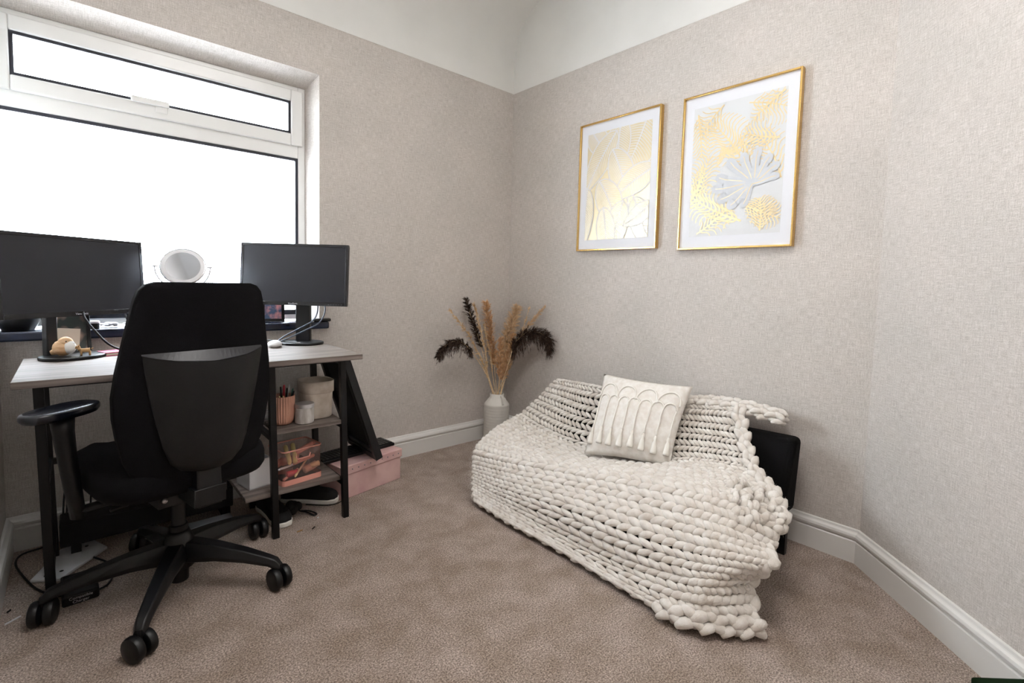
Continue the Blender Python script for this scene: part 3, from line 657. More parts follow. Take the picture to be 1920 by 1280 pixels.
# ---------------------------------------------------------------- monitors
def monitor(loc, base, az, tilt, label, w=.49, h=.287, neck_off=0.05, text_off=0, btns=False, bn=(.105, .085), nk=(0, .034)):
    # az: direction of the screen's width in plan; loc: centre of the screen
    t = thing('computer_monitor', (base[0], base[1], DZ), label, 'monitor', 'desk monitors')
    d = Vector((math.cos(az), math.sin(az), 0)); n = Vector((d.y, -d.x, 0))       # n: towards the sitter
    mt = Matrix(((d.x, -n.x, 0, loc[0]), (d.y, -n.y, 0, loc[1]), (0, 0, 1, loc[2]), (0, 0, 0, 1))) @ Matrix.Rotation(tilt, 4, 'X')
    bz = MB(); bw = .012
    for a, b in (((-w/2, -.012, -h/2), (-w/2+bw, .006, h/2)), ((w/2-bw, -.012, -h/2), (w/2, .006, h/2)), ((-w/2+bw, -.012, -h/2), (w/2-bw, .006, -h/2+.018)), ((-w/2+bw, -.012, h/2-bw), (w/2-bw, .006, h/2))): bz.box(a, b, mt)
    bz.build('bezel', 'bezel', t, bevel=.001)
    MB().box((-w/2+bw, -.0095, -h/2+.018), (w/2-bw, -.004, h/2-bw), mt).build('screen', 'screen', t)
    MB().box((-w/2+.003, .006, -h/2+.003), (w/2-.003, .022, h/2-.003), mt).box((-.13, .022, -.10), (.13, .042, .09), mt).build('back_shell', 'bplastic', t, bevel=.004)
    text_part('logo', 'ViewSonic', .0105, 'logo', t, mt @ Matrix.Translation((text_off, -.0126, -h/2+.005)) @ Matrix.Rotation(R(90), 4, 'X'))
    if btns:
        for k in range(6): MB().box((w/2-.085+k*.012, -.0128, -h/2+.006), (w/2-.083+k*.012, -.0119, -h/2+.008), mt).build('button', 'grey', t)
    b = Vector((base[0], base[1], DZ)); bm_ = Matrix(((d.x, -n.x, 0, b.x), (d.y, -n.y, 0, b.y), (0, 0, 1, b.z), (0, 0, 0, 1)))
    el = [(math.cos(2*PI*k/40)*bn[0], math.sin(2*PI*k/40)*bn[1]) for k in range(40)]
    MB().prism(el, 0.0, .012, lambda x, y, z_: bm_ @ Vector((x, y, z_+.0))).build('stand_base', 'bplastic', t, bevel=.003)
    MB().box((nk[0]-nk[1], neck_off-.012, .010), (nk[0]+nk[1], neck_off+.014, loc[2]-DZ-.02), bm_).build('stand_neck', 'bplastic', t, bevel=.004)
    return t
azL = math.atan2(.578, .816); azR = math.atan2(-.667, .745)
monitor((-2.278, -.204, 1.050), (-2.292, -.175), azL, R(-3), 'black switched-off monitor at the left end of the desk, cut off by the picture edge', text_off=.0, neck_off=.055, nk=(-.040, .018))
monitor((-1.513, -.200, 1.080), (-1.478, -.175), azR, R(-5), 'black switched-off monitor on the right half of the desk, with sheen on its screen', w=.500, btns=True, neck_off=.03)

# ---------------------------------------------------------------- office chair
cx_, cy_ = -2.041, -.642
ch = thing('office_chair', (cx_, cy_, 0), 'black high-backed office chair on castors pushed up to the desk', 'office chair')
a0 = math.atan2(-.959+.642, -2.177+2.041)
for k in range(5):
    a = a0+k*2*PI/5; d = Vector((math.cos(a), math.sin(a), 0)); s_ = Vector((-d.y, d.x, 0)); c0 = Vector((cx_, cy_, 0)); rr = .342
    mb = MB(); rows = []
    for t_, w, zt, zb in ((0.0, .036, .165, .098), (.12, .036, .165, .098), (.35, .031, .155, .102), (.65, .026, .135, .095), (.90, .021, .112, .082), (.97, .019, .104, .070), (1.02, .014, .085, .066)):
        p = c0+d*(.02+t_*(rr-.02)); rows.append([p-s_*w*.8+Vector((0, 0, zb)), p+s_*w*.8+Vector((0, 0, zb)), p+s_*w+Vector((0, 0, zb+(zt-zb)*.35)), p+s_*w*.62+Vector((0, 0, zt)), p-s_*w*.62+Vector((0, 0, zt)), p-s_*w+Vector((0, 0, zb+(zt-zb)*.35))])
    mb.grid(rows, closed=True); mb.add(rows[-1], [tuple(range(6))]); mb.add(rows[0], [tuple(range(6))]); lg = mb.build('base_leg', 'bplastic', ch, bevel=.004)
    tw = (R(122), R(105), R(95), R(60), R(75))[k]; w_ = Vector((math.cos(tw), math.sin(tw), 0)); ax = Vector((-w_.y, w_.x, 0)); pc = c0+d*rr+Vector((0, 0, .037))
    cm = MB()
    fm = Matrix(((w_.x, 0, ax.x, 0), (w_.y, 0, ax.y, 0), (0, 1, 0, 0), (0, 0, 0, 1)))
    for sg in (-1, 1):
        cm.lathe([(.012, -.0135), (.029, -.013), (.0345, -.010), (.037, -.004), (.037, .005), (.0345, .0105), (.029, .0135), (.012, .0145)], pc+ax*sg*.0175, 32, fm)
    cm.tube([pc-ax*.02, pc+ax*.02], .010, 10); cm.tube([pc+Vector((0, 0, .0)), pc+Vector((0, 0, .05))], .009, 10)
    cm.build('castor', 'bplastic', lg, smooth=False, bevel=.0012)
MB().lathe([(.034, .07), (.046, .075), (.048, .11), (.045, .165), (.036, .185), (.030, .20)], (cx_, cy_, 0), 28).build('hub', 'bplastic', ch, smooth=True)
MB().lathe([(.026, .022), (.028, .026), (.028, .22), (.021, .22), (.021, .36)], (cx_, cy_, 0), 24).build('gas_cylinder', 'bplastic', ch, bevel=.002)
CT = R(12); CM = Matrix.Translation((cx_-.002, cy_, 0)) @ Matrix.Rotation(CT, 4, 'Z')     # the upper part is swivelled a little towards the left wall
def cput(mb): mb.v = [tuple(CM @ Vector(v)) for v in mb.v]; return mb
mc = MB().box((-.10, -.14, .345), (.10, .13, .395)).box((-.045, -.26, .365), (.045, -.10, .42)); mc.tube([(-.08, -.05, .365), (-.20, -.07, .36)], .006, 8)
cput(mc).build('tilt_mechanism', 'bplastic', ch, bevel=.006)
cput(MB().ball((-.085, -.148, .372), (.008, .006, .008))).build('knob', 'lid', ch, smooth=True)
def sq(u, n=4): return (abs(math.cos(u))**(2/n)*(1 if math.cos(u) > 0 else -1), abs(math.sin(u))**(2/n)*(1 if math.sin(u) > 0 else -1))
st = MB(); NS = 40; rows = []
for sc_, z_ in ((.80, .395), (.96, .402), (1.0, .420), (1.0, .455), (.97, .480), (.88, .494), (.6, .498), (.2, .494)):
    rows.append([(sq(2*PI*k/NS)[0]*.242*sc_, .03+sq(2*PI*k/NS)[1]*.245*sc_, z_-.012*(1 if sq(2*PI*k/NS)[1]*sc_ > .8 else 0)) for k in range(NS)])
st.grid(rows, closed=True); st.add(rows[0], [tuple(range(NS))]); st.add(rows[-1], [tuple(range(NS))]); cput(st).build('seat', 'mesh', ch, smooth=True)
# backrest: half widths up its height, curved round the sitter
def byz(z_): return -.235-.055*((z_-.5)/.55)**1.3 if z_ > .5 else -.235+.03*(.5-z_)/.1
prof_b = [(.42, .13), (.47, .172), (.53, .196), (.60, .210), (.66, .218), (.72, .220), (.79, .212), (.86, .200), (.93, .188), (.99, .177), (1.02, .168), (1.038, .152), (1.046, .128)]
NB = 26
def backpt(u, i):
    z_, hw = prof_b[i]; x = u*hw; return (x, byz(z_)+.050*(abs(u)**2.2)*(hw/.2), z_)
mb = MB(); fr1 = [[backpt(-1+2*k/NB, i) for k in range(NB+1)] for i in range(len(prof_b))]
fr2 = [[(lambda p: (p[0], p[1]+.026+.016*(1-abs(-1+2*k/NB)**4), p[2]))(backpt(-1+2*k/NB, i)) for k in range(NB+1)] for i in range(len(prof_b))]
rows = [a+list(reversed(b)) for a, b in zip(fr1, fr2)]
mb.grid(rows, closed=True); mb.add(rows[0], [tuple(range(len(rows[0])))]); mb.add(rows[-1], [tuple(range(len(rows[0])))])
cput(mb).build('backrest', 'mesh', ch, bevel=.012, seg=3)
# moulded rear shell standing off the backrest, with a scooped top edge
SX = .004
SP = ((.475, .045), (.485, .075), (.51, .100), (.56, .118), (.64, .136), (.72, .150), (.79, .160), (.838, .166))
rows_o = []
def sdep(i, u): return -.010-.034*(1-abs(u)**3.5)*math.sin(PI*min(1, .22+.60*i/7))
for i, (z_, hw) in enumerate(SP):
    ro = []; ri = []
    for k in range(NB+1):
        u = -1+2*k/NB; zz = z_-(0.024*(1-u*u) if i == 7 else 0); y = byz(z_)+.050*(abs(u*hw/.2)**2.2)+sdep(i, u)
        ro.append((SX+u*hw, y, zz)); ri.append((SX+u*hw, y+.006, zz))
    rows_o.append(ro+list(reversed(ri)))
sh = MB(); sh.grid(rows_o, closed=True); sh.add(rows_o[0], [tuple(range(len(rows_o[0])))]); sh.add(rows_o[-1], [tuple(range(len(rows_o[0])))])
cput(sh).build('back_shell', 'bplastic2', ch, bevel=.002)
la = []; lb_ = []
for k in range(NB+1):
    u = -1+2*k/NB; y0_ = byz(.838)+.050*(abs(u*.166/.2)**2.2)
    la.append((SX+u*.166, y0_+sdep(7, u)+.004, .838-.024*(1-u*u))); lb_.append((SX+u*.166, y0_-.002, .842+.004*(1-u*u)))
lp = MB(); lp.grid([la, lb_]); cput(lp).build('shell_lip', 'lipgrey', ch, solid=.002)
cput(MB().hexa([(-.035, -.26, .36), (.035, -.26, .36), (.035, -.20, .36), (-.035, -.20, .36), (-.035, byz(.55)-.012, .56), (.035, byz(.55)-.012, .56), (.035, byz(.55)+.01, .56), (-.035, byz(.55)+.01, .56)])).build('back_bracket', 'bplastic', ch, bevel=.006)
for sg in (-1, 1):
    ax_ = -.289 if sg < 0 else .235; ay_ = -.01 if sg < 0 else .08
    pm = TR((ax_, ay_, .655), R(-58) if sg < 0 else R(10))
    pd = MB(); el = [sq(2*PI*k/36, 2.5) for k in range(36)]; rows = []
    for s_, z_ in ((.74, -.004), (.93, -.001), (1.0, .008), (1.0, .018), (.97, .023), (.88, .0255), (.4, .0245)): rows.append([pm @ Vector((x*.052*s_, y*.104*s_, z_)) for x, y in el])
    pd.grid(rows, closed=True); pd.add(rows[0], [tuple(range(36))]); pd.add(rows[-1], [tuple(range(36))]); cput(pd).build('arm_pad', 'armpad', ch, smooth=True)
    ap_ = MB(); ap_.tube([(ax_, ay_-.005, .650), (ax_-sg*.002, ay_-.003, .61), (ax_-sg*.010, ay_, .52), (ax_-sg*.022, ay_+.005, .42), (ax_-sg*.030, ay_+.005, .345)], [.036, .032, .028, .026, .024], 12, flat=.8)
    ap_.tube([(ax_-sg*.03, ay_, .365), (ax_-sg*.12, ay_, .368), (sg*.08, ay_, .37)], .018, 10, flat=.6)
    cput(ap_).build('arm_post', 'bplastic', ch, smooth=True)

# ---------------------------------------------------------------- things on the desk and sill
def photo_frame(loc, w, h, az, tilt, label, m, grp=None, mt=.012):
    t = thing('photo_frame', loc, label, 'photo frame', grp)
    T = TR(loc, az) @ Matrix.Rotation(tilt, 4, 'X'); fb = MB()
    for a, b in (((-w/2, -.008, 0), (-w/2+mt, .008, h)), ((w/2-mt, -.008, 0), (w/2, .008, h)), ((-w/2+mt, -.008, 0), (w/2-mt, .008, mt)), ((-w/2+mt, -.008, h-mt), (w/2-mt, .008, h))): fb.box(a, b, T)
    fb.build('frame', 'bplastic', t, bevel=.001); MB().box((-w/2+mt, -.003, mt), (w/2-mt, .004, h-mt), T).build('photo', m, t)
    return t
photo_frame((-2.305, -.080, .750), .130, .172, R(6), R(-16), 'black framed photograph leaning behind the left monitor stand', 'photo')
photo_frame((-1.535, .060, .841), .105, .14, R(-12), R(-8), 'small framed colour photo standing on the windowsill behind the right monitor', 'photo2', mt=.014)
def desk_pt(x, y, z_=0): return (x, y, DZ+z_)
# note card
cm = MB().box((-.033, -.0006, 0), (.033, .0006, .078), TR((-2.310, -.106, .776), R(8), R(-14), R(6)))
solo(cm, 'note_card', 'note', (-2.310, -.106, .774), 'cream folded note card leaning on the framed photograph behind the wooden bird', 'card')
# bird figurine
BZ = DZ+.0125
bt = thing('bird_figurine', (-2.3220, -.205, BZ), 'round tan and white carved bird figurine standing on the left monitor base', 'figurine')
MB().ball((-2.3220, -.205, BZ+.030), (.030, .024, .030)).ball((-2.3150, -.208, BZ+.050), (.022, .018, .020)).tube([(-2.3300, -.2, BZ+.022), (-2.3550, -.195, BZ+.012)], [.018, .008], 10).build('body', 'tan', bt, smooth=True)
MB().ball((-2.3050, -.216, BZ+.032), (.020, .016, .024)).build('breast', 'rubber', bt, smooth=True)
MB().ball((-2.3130, -.2265, BZ+.054), (.0022, .0015, .0022)).build('eye', 'bplastic', bt, smooth=True)
MB().tube([(-2.2980, -.219, BZ+.050), (-2.2890, -.224, BZ+.046)], [.004, .0008], 8).build('beak', 'white', bt, smooth=True)
# dog figurine
dt = MB(); dx, dy, dz = -2.262, -.222, BZ
dt.tube([(dx-.012, dy, dz+.018), (dx+.002, dy, dz+.018), (dx+.014, dy, dz+.019)], [.008, .0075, .0085], 10)
for a, b in ((-.011, -.004), (-.011, .004), (.013, -.004), (.013, .004)): dt.tube([(dx+a, dy+b, dz+.016), (dx+a, dy+b, dz)], [.0035, .003], 8)
dt.tube([(dx-.013, dy, dz+.020), (dx-.018, dy, dz+.028)], [.006, .005], 8); dt.ball((dx-.020, dy, dz+.031), (.0075, .006, .006)); dt.tube([(dx-.023, dy, dz+.030), (dx-.030, dy, dz+.028)], [.004, .003], 8)
dt.tube([(dx-.018, dy-.004, dz+.034), (dx-.016, dy-.005, dz+.041)], [.003, .001], 6); dt.tube([(dx-.018, dy+.004, dz+.034), (dx-.016, dy+.005, dz+.041)], [.003, .001], 6)
dt.tube([(dx+.017, dy, dz+.022), (dx+.023, dy, dz+.027)], [.003, .0015], 6)
solo(dt, 'dog_figurine', 'tan2', (dx, dy, dz), 'tiny ochre dog figurine beside the tan bird on the monitor base', 'figurine', smooth=True)
# pink notebooks
nb = thing('notebook', (-2.175, -.14, DZ), 'small pink and purple notebook lying on the desk beside the left monitor', 'notebook')
T = TR((-2.172, -.150, DZ), R(20)); MB().box((-.045, -.035, 0), (.045, .035, .003), T).box((-.045, -.035, .011), (.045, .035, .014), T).build('cover', 'magenta', nb); MB().box((-.043, -.033, .003), (.043, .033, .011), T).build('pages', 'note', nb)
# computer mouse
mm = thing('computer_mouse', (-1.613, -.235, DZ), 'white computer mouse half hidden behind the chair back on the desk', 'mouse')
MB().ball((-1.613, -.235, DZ+.014), (.030, .048, .0175), 18, 10, Matrix.Rotation(R(-25), 3, 'Z')).build('body', 'white', mm, smooth=True)
# make-up mirror
mk = thing('makeup_mirror', (-1.935, -.19, DZ), 'round white-rimmed make-up mirror on a stand in front of the window', 'mirror')
mc_ = Vector((-1.942, -.13, 1.100)); Tm = TR(mc_, R(-12)) @ Matrix.Rotation(R(-22), 4, 'X') @ Matrix.Rotation(R(90), 4, 'X')
MB().lathe([(.060, .006), (.074, .006), (.079, .003), (.0805, -.004), (.077, -.010), (.02, -.012)], mc_, 48, Tm.to_3x3().to_4x4()).build('rim', 'white', mk, smooth=True)
MB().lathe([(.0775, .0045), (.0815, .0040), (.0822, -.003), (.0800, -.004)], mc_, 48, Tm.to_3x3().to_4x4(), close=False).build('edge_band', 'chrome', mk, smooth=True)
MB().lathe([(.0625, .0055), (.0625, .0066)], mc_, 48, Tm.to_3x3().to_4x4()).build('mirror_glass', 'mirror', mk)
dX = Vector((math.cos(R(-12)), math.sin(R(-12)), 0))
yk = MB(); yp = [mc_+dX*.098*math.cos(a)+Vector((0, .004, .098*math.sin(a))) for a in [PI+PI*k/20 for k in range(21)]]; yk.tube(yp, .0028, 8)
yk.tube([mc_-dX*.105, mc_-dX*.086], .003, 8); yk.tube([mc_+dX*.086, mc_+dX*.105], .003, 8); yk.tube([mc_+Vector((0, .004, -.098)), Vector((mc_.x, mc_.y-.01, DZ+.012))], .004, 10)
yk.lathe([(.06, 0), (.062, .006), (.045, .014), (.01, .016)], (mc_.x, mc_.y-.01, DZ), 36); yk.build('stand', 'chrome', mk, smooth=True)
# sill clutter
cj = thing('candle_jar', (-2.247, .025, .84), 'small black jar with a white top on the windowsill beside the photo frame', 'jar')
MB().lathe([(.014, 0), (.0155, .003), (.0155, .022)], (-2.228, .0, .84), 24).build('jar', 'bplastic', cj); MB().lathe([(.0165, .022), (.0165, .030), (.013, .032)], (-2.228, .0, .84), 24).build('lid', 'white', cj, bevel=.001)
pb = MB().lathe([(.045, 0), (.062, .03), (.066, .055), (.064, .06), (.058, .056), (.04, .012)], (-2.450, .055, .84), 32, close=False)
solo(pb, 'bowl', 'bplastic', (-2.450, .055, .84), 'dark bowl on the windowsill at the far left under the monitor', 'bowl', smooth=True)
rc = MB().box((-.045, -.014, 0), (.045, .014, .016), TR((-1.318, -.018, .840), R(4)))
solo(rc, 'remote_control', 'bplastic', (-1.318, -.018, .84), 'dark remote control lying on the right end of the windowsill', 'remote', bevel=.006)
for k, (x, y, s_) in enumerate(((-1.395, .0, .012), (-1.375, -.012, .009))):
    solo(MB().ball((x, y, .84+s_*.8), (s_*1.2, s_, s_*.8), 8, 5), 'tissue', 'white', (x, y, .84), ('larger' if k == 0 else 'smaller')+' crumpled white tissue on the sill beside the remote control', 'tissue')
tis = MB(); rt_ = random.Random(4)
for k in range(9): tis.ball((-2.165+rt_.uniform(-.05, .05), .03+rt_.uniform(-.01, .01), .848+rt_.uniform(0, .008)), (rt_.uniform(.008, .018), .010, rt_.uniform(.004, .01)), 7, 5)
solo(tis, 'crumpled_wrapper', 'white', (-2.16, .03, .84), 'crumpled clear white wrapper on the windowsill between monitor and chair back', 'wrapper')
# cables
def cable(pts, r, label, name='cable', m='bplastic', grp=None, cat='cable', n=8):
    return solo(MB().tube(spline(pts, n), r, 8), name, m, pts[0], label, cat, grp, smooth=True)
cable([(-2.262, -.185, .935), (-2.262, -.235, .905), (-2.235, -.235, .855), (-2.195, -.225, .800), (-2.150, -.220, .772), (-2.10, -.20, .757)], .0038, 'thick black cable hanging from the left monitor down to the desk')
cable([(-2.140, -.06, .96), (-2.132, -.03, .90), (-2.118, -.02, .85), (-2.095, -.03, .80), (-2.07, -.05, .754)], .0024, 'thin black cable behind the left monitor, nearer the monitor edge of two')
cable([(-2.108, -.05, .96), (-2.105, -.02, .90), (-2.097, -.015, .85), (-2.08, -.03, .80), (-2.05, -.05, .754)], .0024, 'thin black cable behind the left monitor, nearer the chair of two')
cable([(-1.425, -.20, .97), (-1.432, -.27, .93), (-1.462, -.30, .875), (-1.52, -.28, .835), (-1.575, -.235, .795), (-1.61, -.20, .756)], .0030, 'satin dark cable looping in front of the right monitor stand, upper of the two', m='cablegrey')
cable([(-1.395, -.22, .965), (-1.405, -.29, .92), (-1.440, -.31, .862), (-1.505, -.29, .822), (-1.565, -.24, .785), (-1.61, -.19, .755)], .0030, 'satin dark cable looping in front of the right monitor stand, lower of the two', m='cablegrey')
cable([(-1.60, -.02, .88), (-1.615, -.04, .86), (-1.635, -.06, .81), (-1.65, -.09, .77), (-1.66, -.12, .755)], .0030, 'black cable dropping from the sill beside the chair back, left of the right monitor')
cable([(-1.64, -.17, .778), (-1.60, -.22, .776), (-1.56, -.25, .770), (-1.525, -.262, .766)], .0022, 'thin black lead with a bright plug tip resting on the right monitor base')
solo(MB().tube([(-1.528, -.262, .767), (-1.512, -.266, .7665)], .0030, 8), 'plug_tip', 'chrome', (-1.528, -.262, .767), 'bright metal jack tip on the front of the right monitor base', 'plug')

# ---------------------------------------------------------------- things on the shelves
SH1, SH2 = .448, .185
pc = thing('pencil_cup', (-1.640, -.435, SH1), 'ribbed peach ceramic cup full of pens on the upper shelf', 'cup')
mb = MB(); rows = []
for r_, z_ in ((.024, 0), (.034, .004), (.041, .018), (.045, .05), (.0465, .121), (.0455, .123), (.043, .118), (.041, .03), (.02, .012)):
    rows.append([(-1.640+(r_+(.0012*math.cos(28*2*PI*k/168) if z_ > .003 and r_ > .0445 or z_ in (.004, .018) else 0))*math.cos(2*PI*k/168), -.435+(r_+(.0012*math.cos(28*2*PI*k/168) if z_ > .003 else 0))*math.sin(2*PI*k/168), SH1+z_) for k in range(168)])
mb.grid(rows, closed=True); mb.add(rows[0], [tuple(range(168))]); mb.add(rows[-1], [tuple(range(168))]); mb.build('cup', 'peach', pc, smooth=True)
for k, (dx_, dy_, ex, ey, hz, m_, lb, r_) in enumerate(((-.02, .0, -.034, .008, .128, 'lid', 'silver tipped pen at the left rim of the peach cup', .0028), (-.01, -.015, .040, -.020, .112, 'bplastic', 'black pen leaning right across the peach cup', .0042), (.0, .01, .012, .02, .134, 'red', 'red pen standing in the middle of the peach cup', .0045),
        (.01, .0, .032, .018, .134, 'lid', 'slim silver pen at the right of the peach cup', .0022), (.02, .0, .043, .004, .118, 'green', 'green ended pen at the right rim of the peach cup', .0030), (-.012, -.02, -.022, -.030, .098, 'yellow', 'left one of two short yellow pencils at the front rim of the cup', .0035),
        (-.004, -.022, -.008, -.034, .099, 'yellow', 'right one of two short yellow pencils at the front rim of the cup', .0035), (.004, .015, .0, .028, .126, 'bplastic', 'black pen standing at the back of the peach cup', .0035), (.012, -.005, .020, .008, .122, 'suede', 'dark pen between the red and the slim silver pens', .0035))):
    p0 = Vector((-1.640+dx_*.6, -.435+dy_*.6, SH1+.016)); p1 = Vector((-1.640+ex, -.435+ey, SH1+hz+.028))
    solo(MB().tube([p0, p0.lerp(p1, .96), p1], [r_, r_, r_*.7], 8), 'pen', m_, tuple(p0), lb, 'pen', 'pens in the peach cup', smooth=True)
jr = thing('candle_jar', (-1.562, -.468, SH1), 'small grey patterned candle jar with silver lid on the upper shelf', 'candle jar')
MB().lathe([(.030, 0), (.038, .003), (.0385, .066), (.037, .068)], (-1.562, -.468, SH1), 40).build('jar', 'jar', jr, bevel=.001)
MB().lathe([(.0392, .068), (.0395, .082), (.038, .0845), (.01, .085)], (-1.562, -.468, SH1), 40).build('lid', 'lid', jr, bevel=.001)
bs = thing('fabric_basket', (-1.468, -.40, SH1), 'cream folded-rim canvas basket on the upper shelf beside the jar', 'basket')
def basket(r0, r1, z0, z1, th=.003):
    m_ = MB(); rows = []
    for r_, z_ in ((r0*.9, z0), (r0, z0+.006), ((r0+r1)/2, (z0+z1)/2), (r1, z1), (r1-th, z1), ((r0+r1)/2-th, (z0+z1)/2), (r0-th, z0+.01)):
        rows.append([(-1.486+sq(2*PI*k/48, 3)[0]*r_*1.0, -.39+sq(2*PI*k/48, 3)[1]*r_*1.05, z_) for k in range(48)])
    m_.grid(rows, closed=True); return m_, rows
m_, rw = basket(.062, .067, SH1, SH1+.162); m_.add(rw[0], [tuple(range(48))]); m_.add(rw[-1], [tuple(range(48))]); m_.build('body', 'canvas', bs, smooth=True)
m_, rw = basket(.0705, .0705, SH1+.11, SH1+.165, .002); m_.build('folded_rim', 'canvas', bs, smooth=True)
# clear pink caddy
cd = thing('plastic_caddy', (-1.585, -.42, SH2), 'clear plastic caddy with pink rim and base on the lower shelf', 'caddy')
ca = TR((-1.575, -.385, SH2), R(8)) @ Matrix.Scale(1.08, 4)
def rrect(w, d, r, n=5):
    out = []
    for cx2, cy2, a in ((w-r, d-r, 0), (-w+r, d-r, 90), (-w+r, -d+r, 180), (w-r, -d+r, 270)):
        for k in range(n+1): out.append((cx2+r*math.cos(R(a+90*k/n)), cy2+r*math.sin(R(a+90*k/n))))
    return out
b1 = rrect(.082, .070, .015); mb = MB(); rows = [[ca @ Vector((x, y, z_)) for x, y in b1] for z_ in (0, .022)]; mb.grid(rows, closed=True); mb.add(rows[0], [tuple(range(len(b1)))]); mb.build('base', 'pink', cd, bevel=.001)
def rimz(x, y): return .115+.020*min(1, max(0, (abs(x)-.025)/.03))*1.0
b2 = rrect(.080, .068, .015, 8); mb = MB(); rows = [[ca @ Vector((x*.98, y*.98, .022)) for x, y in b2], [ca @ Vector((x, y, rimz(x, y))) for x, y in b2]]; mb.grid(rows, closed=True); mb.build('wall', 'clear', cd)
mb = MB(); L_ = [ca @ Vector((x, y, rimz(x, y))) for x, y in b2]; mb.tube(L_+[L_[0]], .0032, 6)
for sy in (-1,):
    for z_ in (.100,): mb.tube([ca @ Vector((-.030, sy*.0695, .113)), ca @ Vector((-.024, sy*.0695, .098)), ca @ Vector((.024, sy*.0695, .098)), ca @ Vector((.030, sy*.0695, .113))], .003, 6)
mb.build('rim', 'pink', cd, smooth=True)
rq = random.Random(9)
for k, (x, y, z_, a, el, L, r_, m_, nm, lb) in enumerate(((-.03, -.035, .035, 25, 15, .06, .006, 'pink', 'makeup_brush', 'salmon pink brush lying lowest across the front of the caddy'), (.0, -.045, .050, 38, 22, .055, .005, 'tan', 'makeup_brush', 'tan handled brush slanting up in the caddy'),
        (.02, -.03, .078, 12, 4, .06, .008, 'pink', 'makeup_tube', 'thick salmon tube lying near the top of the caddy'), (-.04, -.03, .066, 8, 6, .045, .005, 'white', 'makeup_tube', 'thin white tube at the left of the caddy'), (-.035, -.045, .038, 0, 0, .022, .014, 'red', 'lipstick', 'dark red round pot low at the left of the caddy'),
        (.045, -.035, .040, 10, 12, .030, .016, 'peach', 'powder_compact', 'peach round pot at the lower right of the caddy'), (.06, -.045, .050, -20, 10, .018, .012, 'tan', 'powder_compact', 'tan pot at the right edge of the caddy'), (-.01, -.01, .105, 70, 30, .05, .010, 'yellow', 'lipstick', 'right pale yellow capped tube sticking out of the caddy top'),
        (-.035, -.008, .104, 75, 28, .05, .009, 'yellow', 'lipstick', 'left pale yellow capped tube sticking out of the caddy top'), (.035, .0, .112, 15, 10, .055, .010, 'pink', 'makeup_tube', 'pink tube poking above the caddy rim'), (.02, .02, .05, 60, 5, .08, .018, 'suede', 'pouch_roll', 'dark roll at the back of the caddy'), (-.02, .03, .07, 20, 5, .09, .016, 'pink', 'makeup_tube', 'wide pink tube at the back of the caddy'))):
    d = Vector((math.cos(R(a))*math.cos(R(el)), math.sin(R(a))*math.cos(R(el)), math.sin(R(el)))); c = Vector((x, y, z_))
    L = min(L, .05)
    p0 = ca @ (c-d*L); p1 = ca @ (c+d*L)
    solo(MB().tube([p0, p0.lerp(p1, .05), p0.lerp(p1, .95), p1], [r_*.7, r_, r_*(.8 if 'brush' in nm else 1), r_*.7], 10), nm, m_, tuple(p0), lb, 'make-up', smooth=True)
# white box left of the shelf
wb = thing('storage_box', (-1.735, -.36, SH2), 'small white open box on the lower shelf, left of the shelf leg', 'box')
Tb = TR((-1.735, -.355, .1852), R(10)) @ Matrix.Diagonal((.8, 1, 1.2, 1)); mb = MB()
mb.box((-.055, -.06, 0), (.055, .06, .004), Tb); mb.box((-.055, -.06, 0), (-.051, .06, .10), Tb); mb.box((.051, -.06, 0), (.055, .06, .10), Tb); mb.box((-.055, -.06, 0), (.055, -.056, .10), Tb); mb.box((-.055, .056, 0), (.055, .06, .10), Tb)
mb.build('box', 'white', wb)
MB().box((-.049, -.054, .02), (.049, .054, .085), Tb).build('contents', 'suede', wb)

# ---------------------------------------------------------------- beside and under the desk
px = thing('storage_box', (-1.20, -.20, 0), 'dusty pink lidded box with riveted rim on the carpet right of the desk', 'box')
Tp = TR((-1.196, -.205, 0), R(12)); PW, PD, PH = .182, .115, .165
MB().box((-PW, -PD, 0), (PW, PD, PH-.02), Tp).build('body', 'pinkbox', px, bevel=.003)
MB().box((-PW-.006, -PD-.006, PH-.045), (PW+.006, PD+.006, PH), Tp).build('lid', 'pinkbox', px, bevel=.004)
for k in range(10):
    MB().ball(Tp @ Vector((-PW+.02+k*(2*PW-.04)/9, -PD-.006, PH-.022)), (.0035, .002, .0035), 8, 6).build('rivet', 'grey', px, smooth=True)
kb = thing('keyboard', (-1.17, -.17, PH), 'black keyboard resting on top of the pink box', 'keyboard')
Tk = TR((-1.215, -.185, PH), R(8)); MB().box((-.21, -.065, 0), (.21, .065, .016), Tk).build('case', 'bplastic', kb, bevel=.003)
mb = MB()
for i in range(20):
    for j in range(5): mb.box((-.203+i*.0203, -.055+j*.0225, .016), (-.203+i*.0203+.017, -.055+j*.0225+.018, .0215), Tk)
kk = mb.build('keys', 'keyblack', kb); 
